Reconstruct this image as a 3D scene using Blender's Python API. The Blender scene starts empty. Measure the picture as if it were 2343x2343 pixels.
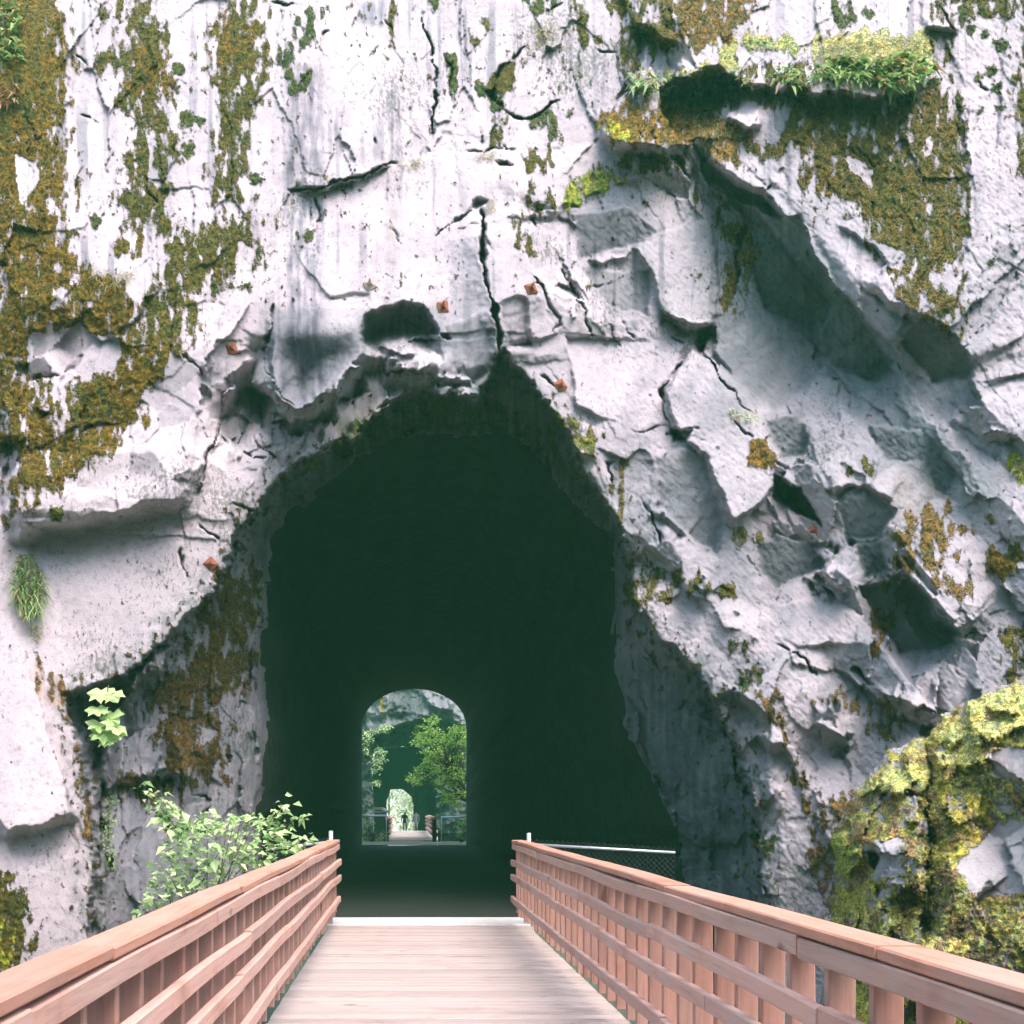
import bpy, bmesh, math, random
import numpy as np
from mathutils import Vector, Matrix

# ------------------------------------------------------------------ camera, sky, sun, exposure
S = bpy.context.scene
F = 2343.0                    # focal length in photo pixels (photo is 2343 wide)
VX, VY = 927.0, 1850.0        # vanishing point of the bridge in photo pixels
EYE = 1.56
cam_d = bpy.data.cameras.new('camera')
cam = bpy.data.objects.new('camera', cam_d)
S.collection.objects.link(cam)
cam.location = (0, 0, EYE)
cam.rotation_euler = (math.radians(90), 0, 0)
cam_d.sensor_width = 36.0
cam_d.lens = 36.0
cam_d.shift_x = 0.5 - VX / 2343.0
cam_d.shift_y = VY / 2343.0 - 0.5
cam_d.clip_start = 0.05
cam_d.clip_end = 2000.0
S.camera = cam

SUN_EL, SUN_AZ = math.radians(58), math.radians(30)   # azimuth measured from behind the camera towards +X
sdir = Vector((math.sin(SUN_AZ) * math.cos(SUN_EL), -math.cos(SUN_AZ) * math.cos(SUN_EL), math.sin(SUN_EL)))
world = bpy.data.worlds.new('World')
S.world = world
world.use_nodes = True
wn = world.node_tree
sky = wn.nodes.new('ShaderNodeTexSky')
sky.sky_type = 'NISHITA'
sky.sun_disc = False
sky.sun_elevation = SUN_EL
sky.sun_rotation = math.atan2(sdir.x, sdir.y)
sky.air_density = 1.0
sky.dust_density = 3.5
sky.ozone_density = 1.0
bg = wn.nodes['Background']
wn.links.new(sky.outputs[0], bg.inputs[0])
bg.inputs[1].default_value = 0.15
sun_d = bpy.data.lights.new('sun', 'SUN')
sun_d.energy = 1.15
sun_d.angle = math.radians(40)
sun_d.color = (1.0, 0.93, 0.90)
sun = bpy.data.objects.new('sun', sun_d)
S.collection.objects.link(sun)
sun.rotation_euler = sdir.to_track_quat('Z', 'Y').to_euler()
sun.location = (10, -10, 30)

S.view_settings.view_transform = 'Standard'
S.view_settings.look = 'None'
S.view_settings.exposure = 1.95
S.view_settings.gamma = 1.0
S.view_settings.use_curve_mapping = False
S.cycles.use_denoising = True
S.cycles.max_bounces = 6
S.cycles.diffuse_bounces = 4
S.cycles.glossy_bounces = 2
S.cycles.transmission_bounces = 4
S.cycles.volume_bounces = 0
S.cycles.use_adaptive_sampling = True
S.cycles.adaptive_threshold = 0.02

# ------------------------------------------------------------------ helpers
COL = S.collection
rng = np.random.default_rng(7)
random.seed(11)


def P3(px, py, y):
    """photo pixel + distance -> world point"""
    return Vector(((px - VX) / F * y, y, EYE - (py - VY) / F * y))


K = 800.0 / 1932.0
CROPS = {1: (0, 0, K), 2: (770, 0, K), 3: (1543, 0, K), 4: (0, 770, K), 5: (770, 770, K), 6: (1543, 770, K),
         7: (0, 1543, K), 8: (770, 1543, K), 9: (1543, 1543, K), 'c': (1380, 1400, 500 / 1380.0),
         'l': (380, 1500, 420 / 1623.0), 'd': (0, 0, 2343 / 1932.0), 'q': (0, 0, 1172 / 1932.0), 'r': (1281, 458, 1062 / 1932.0)}


def R(k, *pts):
    ox, oy, s = CROPS[k]
    return [(ox + s * x, oy + s * y) for x, y in pts]


def put(ob, parent=None):
    COL.objects.link(ob)
    if parent is not None:
        ob.parent = parent
    return ob


def tag(o, label=None, cat=None, group=None, kind=None):
    if label: o['label'] = label
    if cat: o['category'] = cat
    if group: o['group'] = group
    if kind: o['kind'] = kind
    return o


def empty(name, loc, label, cat, group=None):
    o = bpy.data.objects.new(name, None)
    o.empty_display_size = 0.2
    o.location = loc
    COL.objects.link(o)
    return tag(o, label, cat, group)


def mesh_np(name, verts, faces, mat=None, parent=None, smooth=True):
    """verts (n,3) array, faces (m,k) array or list"""
    me = bpy.data.meshes.new(name)
    verts = np.asarray(verts, dtype=np.float32)
    if isinstance(faces, np.ndarray):
        m, k = faces.shape
        me.vertices.add(len(verts))
        me.vertices.foreach_set('co', verts.ravel())
        me.loops.add(m * k)
        me.loops.foreach_set('vertex_index', faces.ravel().astype(np.int32))
        me.polygons.add(m)
        me.polygons.foreach_set('loop_start', np.arange(0, m * k, k, dtype=np.int32))
        me.polygons.foreach_set('loop_total', np.full(m, k, dtype=np.int32))
        me.polygons.foreach_set('use_smooth', np.full(m, smooth, dtype=bool))
        me.update(calc_edges=True)
    else:
        me.from_pydata([tuple(v) for v in verts.tolist()], [], faces)
        me.polygons.foreach_set('use_smooth', [smooth] * len(me.polygons))
        me.update()
    if mat is not None:
        me.materials.append(mat)
    ob = bpy.data.objects.new(name, me)
    put(ob, parent)
    return ob


def attr(ob, name, data, typ='FLOAT'):
    a = ob.data.attributes.new(name, typ, 'POINT')
    data = np.asarray(data, dtype=np.float32)
    if typ == 'FLOAT':
        a.data.foreach_set('value', data.ravel())
    else:
        if data.shape[1] == 3:
            data = np.hstack([data, np.ones((len(data), 1), np.float32)])
        a.data.foreach_set('color', np.ascontiguousarray(data, dtype=np.float32).ravel())


# ------------------------------------------------------------------ numpy noise
def perlin(x, y, seed=0):
    r = np.random.default_rng(1000 + seed)
    perm = r.permutation(512)
    ang = r.uniform(0, 2 * np.pi, 512)
    gx, gy = np.cos(ang), np.sin(ang)
    xi, yi = np.floor(x).astype(np.int64), np.floor(y).astype(np.int64)
    xf, yf = x - xi, y - yi
    u = xf * xf * xf * (xf * (xf * 6 - 15) + 10)
    v = yf * yf * yf * (yf * (yf * 6 - 15) + 10)

    def g(ix, iy, fx, fy):
        h = perm[(perm[ix & 511] + iy) & 511]
        return gx[h] * fx + gy[h] * fy
    a = g(xi, yi, xf, yf); b = g(xi + 1, yi, xf - 1, yf)
    c = g(xi, yi + 1, xf, yf - 1); d = g(xi + 1, yi + 1, xf - 1, yf - 1)
    return 1.5 * ((a * (1 - u) + b * u) * (1 - v) + (c * (1 - u) + d * u) * v)


def fbm(x, y, octv=4, seed=0, gain=0.5):
    s = 0; a = 1.0
    for i in range(octv):
        s = s + a * perlin(x, y, seed + i * 17)
        x = x * 2.03 + 11.3; y = y * 2.03 - 7.1; a *= gain
    return s


def sst(t):
    t = np.clip(t, 0, 1)
    return t * t * (3 - 2 * t)


def jag(pts, amp=0.10, levels=3):
    """break a traced line into angular joints"""
    r = random.Random(int(pts[0][0] * 13 + pts[0][1] * 7 + len(pts)))
    for _ in range(levels):
        out = [pts[0]]
        for a, b in zip(pts[:-1], pts[1:]):
            L = math.hypot(b[0] - a[0], b[1] - a[1])
            if L > 9:
                t = r.uniform(.35, .65); o = r.gauss(0, amp) * L
                out.append((a[0] + (b[0] - a[0]) * t - (b[1] - a[1]) / L * o, a[1] + (b[1] - a[1]) * t + (b[0] - a[0]) / L * o))
            out.append(b)
        pts = out
    return pts


# ------------------------------------------------------------------ depth field over photo directions
class Field:
    def __init__(self, xs, ys):
        self.xs, self.ys = xs, ys
        self.X, self.Y = np.meshgrid(xs, ys)
        self.D = np.zeros_like(self.X)
        self.wx = self.X; self.wy = self.Y
        self.moss = np.full(self.X.shape, -1.0)
        self.mcol = np.zeros(self.X.shape + (3,)) + np.array((0.07, 0.052, 0.010))
        self.rock = np.ones(self.X.shape + (3,))

    def warp(self, amp, scale, seed):
        self.wx = self.X + amp * fbm(self.X / scale, self.Y / scale, 3, seed)
        self.wy = self.Y + amp * fbm(self.X / scale, self.Y / scale, 3, seed + 50)
        self.wx = self.wx + 0.28 * amp * fbm(self.X / (scale * .2), self.Y / (scale * .2), 2, seed + 70)
        self.wy = self.wy + 0.28 * amp * fbm(self.X / (scale * .2), self.Y / (scale * .2), 2, seed + 90)

    def box(self, pts, pad):
        p = np.array(pts)
        i0 = np.searchsorted(self.xs, p[:, 0].min() - pad); i1 = np.searchsorted(self.xs, p[:, 0].max() + pad)
        j0 = np.searchsorted(self.ys, p[:, 1].min() - pad); j1 = np.searchsorted(self.ys, p[:, 1].max() + pad)
        return (slice(max(j0, 0), max(j1, 0)), slice(max(i0, 0), max(i1, 0)))

    def dist_line(self, pts, x, y):
        best = np.full(x.shape, 1e9); vx = np.zeros_like(x); vy = np.zeros_like(x); arc = np.zeros_like(x)
        s = 0.0
        for (ax, ay), (bx, by) in zip(pts[:-1], pts[1:]):
            dx, dy = bx - ax, by - ay
            L2 = dx * dx + dy * dy + 1e-9
            t = np.clip(((x - ax) * dx + (y - ay) * dy) / L2, 0, 1)
            ex, ey = x - ax - t * dx, y - ay - t * dy
            d = np.hypot(ex, ey)
            m = d < best
            best = np.where(m, d, best); vx = np.where(m, ex, vx); vy = np.where(m, ey, vy)
            L = math.sqrt(L2)
            arc = np.where(m, s + t * L, arc)
            s += L
        return best, vx, vy, arc, s

    def sdist(self, poly, x, y):
        ins = np.zeros(x.shape, bool); best = np.full(x.shape, 1e9)
        n = len(poly)
        for i in range(n):
            ax, ay = poly[i]; bx, by = poly[(i + 1) % n]
            dx, dy = bx - ax, by - ay
            t = np.clip(((x - ax) * dx + (y - ay) * dy) / (dx * dx + dy * dy + 1e-9), 0, 1)
            best = np.minimum(best, np.hypot(x - ax - t * dx, y - ay - t * dy))
            if ay != by:
                c = ((ay > y) != (by > y)) & (x < (bx - ax) * (y - ay) / (by - ay) + ax)
                ins ^= c
        return np.where(ins, best, -best)

    def ledge(self, pts, h, up=(0, -1), w=16, L=150, rec=0.0, Lr=70, taper=50):
        pts = jag(pts, 0.06, 2)
        b = self.box(pts, max(2.2 * L, 2.2 * Lr))
        x, y = self.wx[b], self.wy[b]
        if x.size == 0: return
        d, vx, vy, arc, tot = self.dist_line(pts, x, y)
        s = np.where(vx * up[0] + vy * up[1] >= 0, d, -d)
        fade = sst(np.minimum(arc, tot - arc) / min(taper, tot * 0.5) + 0.05)
        pos = np.where(s >= 0, np.clip(1 - np.clip(s, 0, None) / (2.0 * L), 0, 1) ** 1.25, np.clip(1 + s / w, 0, 1) ** 1.5)
        z = -h * fade * pos
        if rec:
            z = z + rec * fade * np.where(s < 0, np.clip(-s / w, 0, 1) * np.clip(1 - np.clip(-s - w, 0, None) / (2 * Lr), 0, 1), 0)
        self.D[b] += z

    log = None

    def crack(self, pts, w=5, dep=0.2, taper=30, jg=0.06):
        if self.log is not None and w < 15: self.log.append((pts, w, dep, taper, jg))
        pts = jag(pts, jg if w < 15 else 0.03, 3)
        b = self.box(pts, 5 * w)
        x, y = self.wx[b], self.wy[b]
        if x.size == 0: return
        d, vx, vy, arc, tot = self.dist_line(pts, x, y)
        fade = sst(np.minimum(arc, tot - arc) / min(taper, tot * 0.5) + 0.1)
        if w < 15:
            sd_ = int(pts[0][0] + 3 * pts[0][1]) % 97
            w = max(2.3, w * 0.62) * np.clip(0.85 + 0.9 * perlin(arc / 26.0, arc * 0 + sd_ + 0.5, 7), 0.25, 1.6)
            fade = fade * np.clip(0.8 + 0.9 * perlin(arc / 40.0, arc * 0 + sd_ + 3.5, 9), 0.15, 1.2)
            dep = dep * 1.5
        self.D[b] += dep * fade * np.clip(1 - d / (1.5 * w), 0, 1)

    def pit(self, poly, dep, soft=20, tilt=(0, 0)):
        b = self.box(poly, 10)
        x, y = self.wx[b], self.wy[b]
        if x.size == 0: return
        sd = self.sdist(poly, x, y)
        p = np.array(poly).mean(0)
        amt = dep + tilt[0] * (x - p[0]) / 100.0 + tilt[1] * (y - p[1]) / 100.0
        self.D[b] += amt * np.clip(sd / soft, 0, 1)

    def add_moss(self, poly, col=None, dens=0.5, soft=28, sc=24.0, seed=0, ver=2.3, amp=1.0, relief=0.0):
        b = self.box(poly, soft * 1.6)
        x, y = self.X[b], self.Y[b]
        if x.size == 0: return
        sd = self.sdist(poly, self.wx[b], self.wy[b])
        n = fbm(x / sc, y / (sc * ver), 5, 300 + seed, 0.62)
        big = fbm(x / (sc * 5), y / (sc * 5 * ver), 2, 340 + seed)
        base = np.clip(sd / soft, -1.6, 1.0)
        m = np.where(base > 0, base * 0.35, base * 0.65) + (dens - 0.5) * 0.95 + amp * 0.85 * n + 0.28 * big - 0.12
        m = np.where(base < -1.4, -1, m)
        upd = m > self.moss[b]
        self.moss[b] = np.where(upd, m, self.moss[b])
        if col is not None:
            f = (sst((m + 0.15) / 0.3) * upd)[..., None]
            self.mcol[b] = self.mcol[b] * (1 - f) + np.array(col) * f

    def stain(self, poly, mul, soft=20, noise=0.35, seed=0):
        b = self.box(poly, soft)
        x, y = self.X[b], self.Y[b]
        if x.size == 0: return
        sd = self.sdist(poly, self.wx[b], self.wy[b])
        n = fbm(x / 14, y / 120, 4, 700 + seed) + 0.6 * fbm(x / 40, y / 50, 3, 720 + seed)
        f = np.clip(sst(sd / soft * 0.5 + 0.5) * (1 - noise + noise * 1.6 * n), 0, 1)[..., None]
        self.rock[b] *= 1 - f * (1 - np.array(mul) * np.array((0.94, 1.02, 1.0)))  # red cut, green raised: teal shadow hue baked into the rock tint

    def facets(self, region, n, sx, sy, ang, amp, tilt, seed, soft=60):
        """broken planar facets inside a polygon"""
        b = self.box(region, soft)
        x, y = self.wx[b], self.wy[b]
        if x.size == 0: return
        w = sst(self.sdist(region, x, y) / soft * 0.5 + 0.5)
        r = np.random.default_rng(seed)
        p = np.array(region)
        cx = r.uniform(p[:, 0].min(), p[:, 0].max(), n); cy = r.uniform(p[:, 1].min(), p[:, 1].max(), n)
        ca, sa = math.cos(ang), math.sin(ang)
        best = np.full(x.shape, 1e9); out = np.zeros_like(x)
        for i in range(n):
            dx, dy = x - cx[i], y - cy[i]
            u, v = (dx * ca + dy * sa) / sx, (-dx * sa + dy * ca) / sy
            d = u * u + v * v
            z = r.normal(0, amp) + r.normal(0, tilt) * u + r.normal(0, tilt) * v
            m = d < best
            best = np.where(m, d, best); out = np.where(m, z, out)
        self.D[b] += out * w

    def flat(self, poly, amt=0.85, soft=30, tilt=0.0):
        """pull a region towards its own mean plane (a clean cleavage face); tilt>0 leans the face downwards"""
        b = self.box(poly, 10)
        x, y = self.wx[b], self.wy[b]
        sd = self.sdist(poly, x, y)
        m = sd > 0
        if m.sum() < 10: return
        X1, Y1 = self.X[b], self.Y[b]
        A_ = np.c_[X1[m], Y1[m], np.ones(m.sum())]
        co, *_ = np.linalg.lstsq(A_, self.D[b][m], rcond=None)
        pl = co[0] * X1 + co[1] * Y1 + co[2] + tilt * (Y1 - Y1[m].mean()) / 100.0
        f = amt * sst(sd / soft)
        self.D[b] = self.D[b] * (1 - f) + pl * f

    def plane(self, poly, tilt=0.0, off=0.0, mul=None, soft=5, tx=0.0):
        """one clean broken face: leans down by tilt m per 100 px, set back by off m"""
        b = self.box(poly, 10)
        x, y = self.wx[b], self.wy[b]
        sd = self.sdist(poly, x, y)
        m = sd > 0
        X1, Y1 = self.X[b], self.Y[b]
        A_ = np.c_[X1[m], Y1[m], np.ones(m.sum())]
        co, *_ = np.linalg.lstsq(A_, self.D[b][m], rcond=None)
        co[:2] = np.clip(co[:2], -0.0022, 0.0022)
        xm, ym, dm = X1[m].mean(), Y1[m].mean(), np.median(self.D[b][m])
        pl = dm + (co[0] + tx / 100.0) * (X1 - xm) + (co[1] + tilt / 100.0) * (Y1 - ym) + off
        f = 0.95 * np.clip(sd / soft, 0, 1)
        self.D[b] = self.D[b] * (1 - f) + pl * f
        if mul is not None:
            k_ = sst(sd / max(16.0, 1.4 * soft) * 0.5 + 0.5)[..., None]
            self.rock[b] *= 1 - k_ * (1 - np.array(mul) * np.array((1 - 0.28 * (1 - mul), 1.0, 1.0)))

    def facetize(self, region, n, sx, sy, ang, amt, thr, seed, soft=40):
        """replace gentle undulation by flat broken faces; leaves big steps alone"""
        b = self.box(region, soft)
        x, y = self.wx[b], self.wy[b]
        wgt = sst(self.sdist(region, x, y) / soft * 0.5 + 0.5)
        r = np.random.default_rng(seed)
        p = np.array(region)
        cx = r.uniform(p[:, 0].min(), p[:, 0].max(), n); cy = r.uniform(p[:, 1].min(), p[:, 1].max(), n)
        s1 = r.uniform(.7, 1.5, n)
        ca, sa = math.cos(ang), math.sin(ang)
        best = np.full(x.shape, 1e9, np.float32); lab = np.zeros(x.shape, np.int32)
        x32, y32 = x.astype(np.float32), y.astype(np.float32)
        xb, yb = self.X[b][0], self.Y[b][:, 0]
        R_ = 3.2 * max(sx, sy)
        for i in range(n):
            i0, i1 = np.searchsorted(xb, cx[i] - R_), np.searchsorted(xb, cx[i] + R_)
            j0, j1 = np.searchsorted(yb, cy[i] - R_), np.searchsorted(yb, cy[i] + R_)
            sl_ = (slice(j0, j1), slice(i0, i1))
            dx, dy = x32[sl_] - cx[i], y32[sl_] - cy[i]
            d = ((dx * ca + dy * sa) / sx) ** 2 + ((-dx * sa + dy * ca) / sy) ** 2
            d = d / s1[i]
            m = d < best[sl_]
            best[sl_][m] = d[m]; lab[sl_][m] = i
        D = self.D[b]; X1, Y1 = self.X[b] / 100.0, self.Y[b] / 100.0
        L_ = lab.ravel()
        def bc(v): return np.bincount(L_, v.ravel(), n)
        c0 = np.maximum(bc(np.ones_like(D)), 1)
        mx, my, md = bc(X1) / c0, bc(Y1) / c0, bc(D) / c0
        u, v, e = X1 - mx[lab], Y1 - my[lab], D - md[lab]
        uu, vv, uv, ue, ve = bc(u * u) + 1e-3, bc(v * v) + 1e-3, bc(u * v), bc(u * e), bc(v * e)
        det = uu * vv - uv * uv + 1e-6
        ga, gb = (ue * vv - ve * uv) / det, (ve * uu - ue * uv) / det
        pl = md[lab] + ga[lab] * u + gb[lab] * v
        k_ = amt * wgt * sst(1.6 - np.abs(D - pl) / thr)
        self.D[b] = D * (1 - k_) + pl * k_

    def points(self):
        x = (self.X - VX) / F * self.D
        z = EYE - (self.Y - VY) / F * self.D
        return np.stack([x, self.D, z], -1)

    def at(self, px, py):
        i = int(np.clip(np.searchsorted(self.xs, px), 0, len(self.xs) - 1))
        j = int(np.clip(np.searchsorted(self.ys, py), 0, len(self.ys) - 1))
        return float(self.D[j, i])

    def normal_at(self, px, py):
        i = int(np.clip(np.searchsorted(self.xs, px), 4, len(self.xs) - 5))
        j = int(np.clip(np.searchsorted(self.ys, py), 4, len(self.ys) - 5))

        def q(jj, ii):
            return P3(self.xs[ii], self.ys[jj], self.D[jj, ii])
        n = (q(j, i + 4) - q(j, i - 4)).cross(q(j - 4, i) - q(j + 4, i)).normalized()
        return n if n.y < 0 else -n

    def mesh(self, name, keep, mat):
        P = self.points()
        nj, ni = self.X.shape
        idx = np.arange(nj * ni).reshape(nj, ni)
        f = np.stack([idx[:-1, :-1], idx[1:, :-1], idx[1:, 1:], idx[:-1, 1:]], -1)
        k = keep[:-1, :-1] & keep[1:, :-1] & keep[1:, 1:] & keep[:-1, 1:]
        f = f[k]
        used = np.unique(f)
        remap = np.full(nj * ni, -1); remap[used] = np.arange(len(used))
        ob = mesh_np(name, P.reshape(-1, 3)[used], remap[f], mat)
        attr(ob, 'moss', self.moss.reshape(-1)[used])
        attr(ob, 'mcol', self.mcol.reshape(-1, 3)[used] * 1.35, 'FLOAT_COLOR')
        attr(ob, 'rock', self.rock.reshape(-1, 3)[used], 'FLOAT_COLOR')
        return ob


def tps(ctrl, X, Y):
    c = np.array(ctrl, float)
    s = 1.0 / 1000.0
    px, py, v = c[:, 0] * s, c[:, 1] * s, c[:, 2]
    n = len(c)

    def U(r2):
        return np.where(r2 > 1e-12, r2 * np.log(r2 + 1e-12), 0)
    A = np.zeros((n + 3, n + 3))
    A[:n, :n] = U((px[:, None] - px) ** 2 + (py[:, None] - py) ** 2) + np.eye(n) * 0.01
    A[:n, n] = 1; A[:n, n + 1] = px; A[:n, n + 2] = py
    A[n, :n] = 1; A[n + 1, :n] = px; A[n + 2, :n] = py
    w = np.linalg.solve(A, np.concatenate([v, np.zeros(3)]))
    out = w[n] + w[n + 1] * X * s + w[n + 2] * Y * s
    for i in range(n):
        out = out + w[i] * U((X * s - px[i]) ** 2 + (Y * s - py[i]) ** 2)
    return out


# ------------------------------------------------------------------ materials
def nt(name):
    m = bpy.data.materials.new(name)
    m.use_nodes = True
    n = m.node_tree
    return m, n, n.nodes['Principled BSDF']


def nd(n, typ, **kw):
    x = n.nodes.new(typ)
    for k, v in kw.items():
        if isinstance(v, tuple) and k == 'inp':
            pass
        setattr(x, k, v)
    return x


def noise_node(n, scale, detail=4, rough=0.55, vec=None, dist=0.0):
    t = n.nodes.new('ShaderNodeTexNoise')
    t.inputs['Scale'].default_value = scale
    t.inputs['Detail'].default_value = detail
    t.inputs['Roughness'].default_value = rough
    t.inputs['Distortion'].default_value = dist
    if vec is not None:
        n.links.new(vec, t.inputs['Vector'])
    return t


def ramp(n, src, stops):
    r = n.nodes.new('ShaderNodeValToRGB')
    el = r.color_ramp.elements
    while len(el) < len(stops):
        el.new(0.5)
    for e, (p, c) in zip(el, stops):
        e.position = p
        e.color = c if len(c) == 4 else (*c, 1)
    n.links.new(src, r.inputs[0])
    return r


def mixc(n, fac, a, b, blend='MIX'):
    m = n.nodes.new('ShaderNodeMix')
    m.data_type = 'RGBA'
    m.blend_type = blend
    for sock, val in ((0, fac), (6, a), (7, b)):
        if hasattr(val, 'node'):
            n.links.new(val, m.inputs[sock])
        else:
            m.inputs[sock].default_value = val if sock == 0 or len(val) == 4 else (*val, 1)
    return m.outputs[2]


def math_n(n, op, a, b=None, clamp=False):
    m = n.nodes.new('ShaderNodeMath')
    m.operation = op
    m.use_clamp = clamp
    for i, v in enumerate((a, b)):
        if v is None: continue
        if hasattr(v, 'node'):
            n.links.new(v, m.inputs[i])
        else:
            m.inputs[i].default_value = v
    return m.outputs[0]


def attr_node(n, name):
    a = n.nodes.new('ShaderNodeAttribute')
    a.attribute_name = name
    return a


def obj_coord(n, scale=(1, 1, 1), rot=(0, 0, 0)):
    tc = n.nodes.new('ShaderNodeTexCoord')
    mp = n.nodes.new('ShaderNodeMapping')
    mp.inputs['Scale'].default_value = scale
    mp.inputs['Rotation'].default_value = rot
    n.links.new(tc.outputs['Object'], mp.inputs[0])
    return mp.outputs[0]


def bump(n, h, strength, dist, prev=None):
    b = n.nodes.new('ShaderNodeBump')
    b.inputs['Strength'].default_value = strength
    b.inputs['Distance'].default_value = dist
    n.links.new(h, b.inputs['Height'])
    if prev is not None:
        n.links.new(prev, b.inputs['Normal'])
    return b.outputs[0]


def cliff_material(name, base, speck=0.5, bscale=1.0):
    m, n, p = nt(name)
    oc = obj_coord(n)
    oc_v = obj_coord(n, (1.0, 1.0, 0.5))
    n1 = noise_node(n, 1.3, 6, 0.6, oc)
    n2 = noise_node(n, 9, 6, 0.65, oc)
    n3 = noise_node(n, 55, 5, 0.7, oc)
    ns = noise_node(n, 24, 4, 0.6, oc_v)
    nbig = noise_node(n, 0.55, 3, 0.5, oc)
    rk = attr_node(n, 'rock'); ms = attr_node(n, 'moss'); mc = attr_node(n, 'mcol')
    c1 = ramp(n, n1.outputs[0], [(0.28, tuple(0.80 * v for v in base)), (0.55, base), (0.8, tuple(min(1, 1.07 * v) for v in base))])
    c2 = ramp(n, n2.outputs[0], [(0.28, (0.66, 0.70, 0.71)), (0.48, (1, 1, 1)), (0.8, (1.05, 1.04, 1.03))])
    c3 = ramp(n, n3.outputs[0], [(0.28, (0.50, 0.54, 0.56)), (0.46, (1, 1, 1)), (1, (1.05, 1.04, 1.05))])
    col = mixc(n, 1.0, c1.outputs[0], c2.outputs[0], 'MULTIPLY')
    col = mixc(n, 0.8, col, c3.outputs[0], 'MULTIPLY')
    col = mixc(n, 1.0, col, rk.outputs['Color'], 'MULTIPLY')
    # lichen specks, gathered in patches
    patch = math_n(n, 'MULTIPLY', math_n(n, 'SUBTRACT', nbig.outputs[0], 0.50), 1.1)
    spk = math_n(n, 'ADD', ns.outputs[0], patch)
    sm = ramp(n, spk, [(0.70 - 0.06 * speck, (0, 0, 0)), (0.77, (1, 1, 1))])
    col = mixc(n, math_n(n, 'MULTIPLY', sm.outputs[0], speck), col, (0.045, 0.058, 0.036))
    # moss
    mn = noise_node(n, 38, 4, 0.7, oc)
    mm = math_n(n, 'ADD', ms.outputs['Fac'], math_n(n, 'MULTIPLY', math_n(n, 'SUBTRACT', mn.outputs[0], 0.5), 1.1))
    mk = ramp(n, mm, [(-0.0, (0, 0, 0)), (0.30, (1, 1, 1))])
    mv = noise_node(n, 17, 5, 0.7, oc)
    mcol = ramp(n, mv.outputs[0], [(0.32, (0.10, 0.19, 0.24)), (0.5, (0.85, 0.85, 0.85)), (0.68, (2.2, 1.8, 0.9))])  # dark stop paints deep shade into the moss, bright stop gold highlights
    mh = noise_node(n, 5, 4, 0.6, oc)
    mhue = ramp(n, mh.outputs[0], [(0.35, (0.62, 0.85, 1.0)), (0.5, (1, 1, 1)), (0.65, (1.10, 0.97, 0.8))])
    mosscol = mixc(n, 1.0, mc.outputs['Color'], mcol.outputs[0], 'MULTIPLY')
    mosscol = mixc(n, 1.0, mosscol, mhue.outputs[0], 'MULTIPLY')
    col = mixc(n, mk.outputs[0], col, mosscol)
    n.links.new(col, p.inputs['Base Color'])
    p.inputs['Roughness'].default_value = 0.85
    p.inputs['Specular IOR Level'].default_value = 0.25
    b = bump(n, n2.outputs[0], 0.25 * bscale, 0.035)
    b = bump(n, n3.outputs[0], 0.6 * bscale, 0.02, b)
    mb = math_n(n, 'MULTIPLY', mk.outputs[0], mv.outputs[0])
    b = bump(n, mb, 0.7, 0.05, b)
    n.links.new(b, p.inputs['Normal'])
    return m


def plain(name, col, rough=0.7, nscale=12, var=0.25, metal=0.0, stretch=(1, 1, 1), bmp=0.2, bd=0.01, objvar=0.0):
    m, n, p = nt(name)
    oc = obj_coord(n, stretch)
    if objvar:
        oi = n.nodes.new('ShaderNodeObjectInfo')
        va = n.nodes.new('ShaderNodeVectorMath'); va.operation = 'ADD'
        sc = math_n(n, 'MULTIPLY', oi.outputs['Random'], 37.0)
        n.links.new(oc, va.inputs[0]); n.links.new(sc, va.inputs[1])
        oc = va.outputs[0]
    t = noise_node(n, nscale, 6, 0.65, oc)
    r = ramp(n, t.outputs[0], [(0.25, tuple(v * (1 - var) for v in col)), (0.55, col), (0.8, tuple(min(1, v * (1 + var * 0.6)) for v in col))])
    c = r.outputs[0]
    if objvar:
        rr = ramp(n, oi.outputs['Random'], [(0, (1 - objvar,) * 3), (1, (1 + objvar * 0.5,) * 3)])
        c = mixc(n, 1.0, c, rr.outputs[0], 'MULTIPLY')
    n.links.new(c, p.inputs['Base Color'])
    p.inputs['Roughness'].default_value = rough
    p.inputs['Metallic'].default_value = metal
    p.inputs['Specular IOR Level'].default_value = 0.3
    if bmp:
        n.links.new(bump(n, t.outputs[0], bmp, bd), p.inputs['Normal'])
    return m


def leaf_mat(name, c_dark, c_light, trans=0.35):
    m, n, p = nt(name)
    a = attr_node(n, 'lv')
    r = ramp(n, a.outputs['Fac'], [(0.0, c_dark), (1.0, c_light)])
    n.links.new(r.outputs[0], p.inputs['Base Color'])
    p.inputs['Roughness'].default_value = 0.55
    p.inputs['Specular IOR Level'].default_value = 0.3
    tr = n.nodes.new('ShaderNodeBsdfTranslucent')
    n.links.new(r.outputs[0], tr.inputs[0])
    mx = n.nodes.new('ShaderNodeMixShader')
    mx.inputs[0].default_value = trans
    n.links.new(p.outputs[0], mx.inputs[1]); n.links.new(tr.outputs[0], mx.inputs[2])
    n.links.new(mx.outputs[0], n.nodes['Material Output'].inputs[0])
    return m


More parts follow.
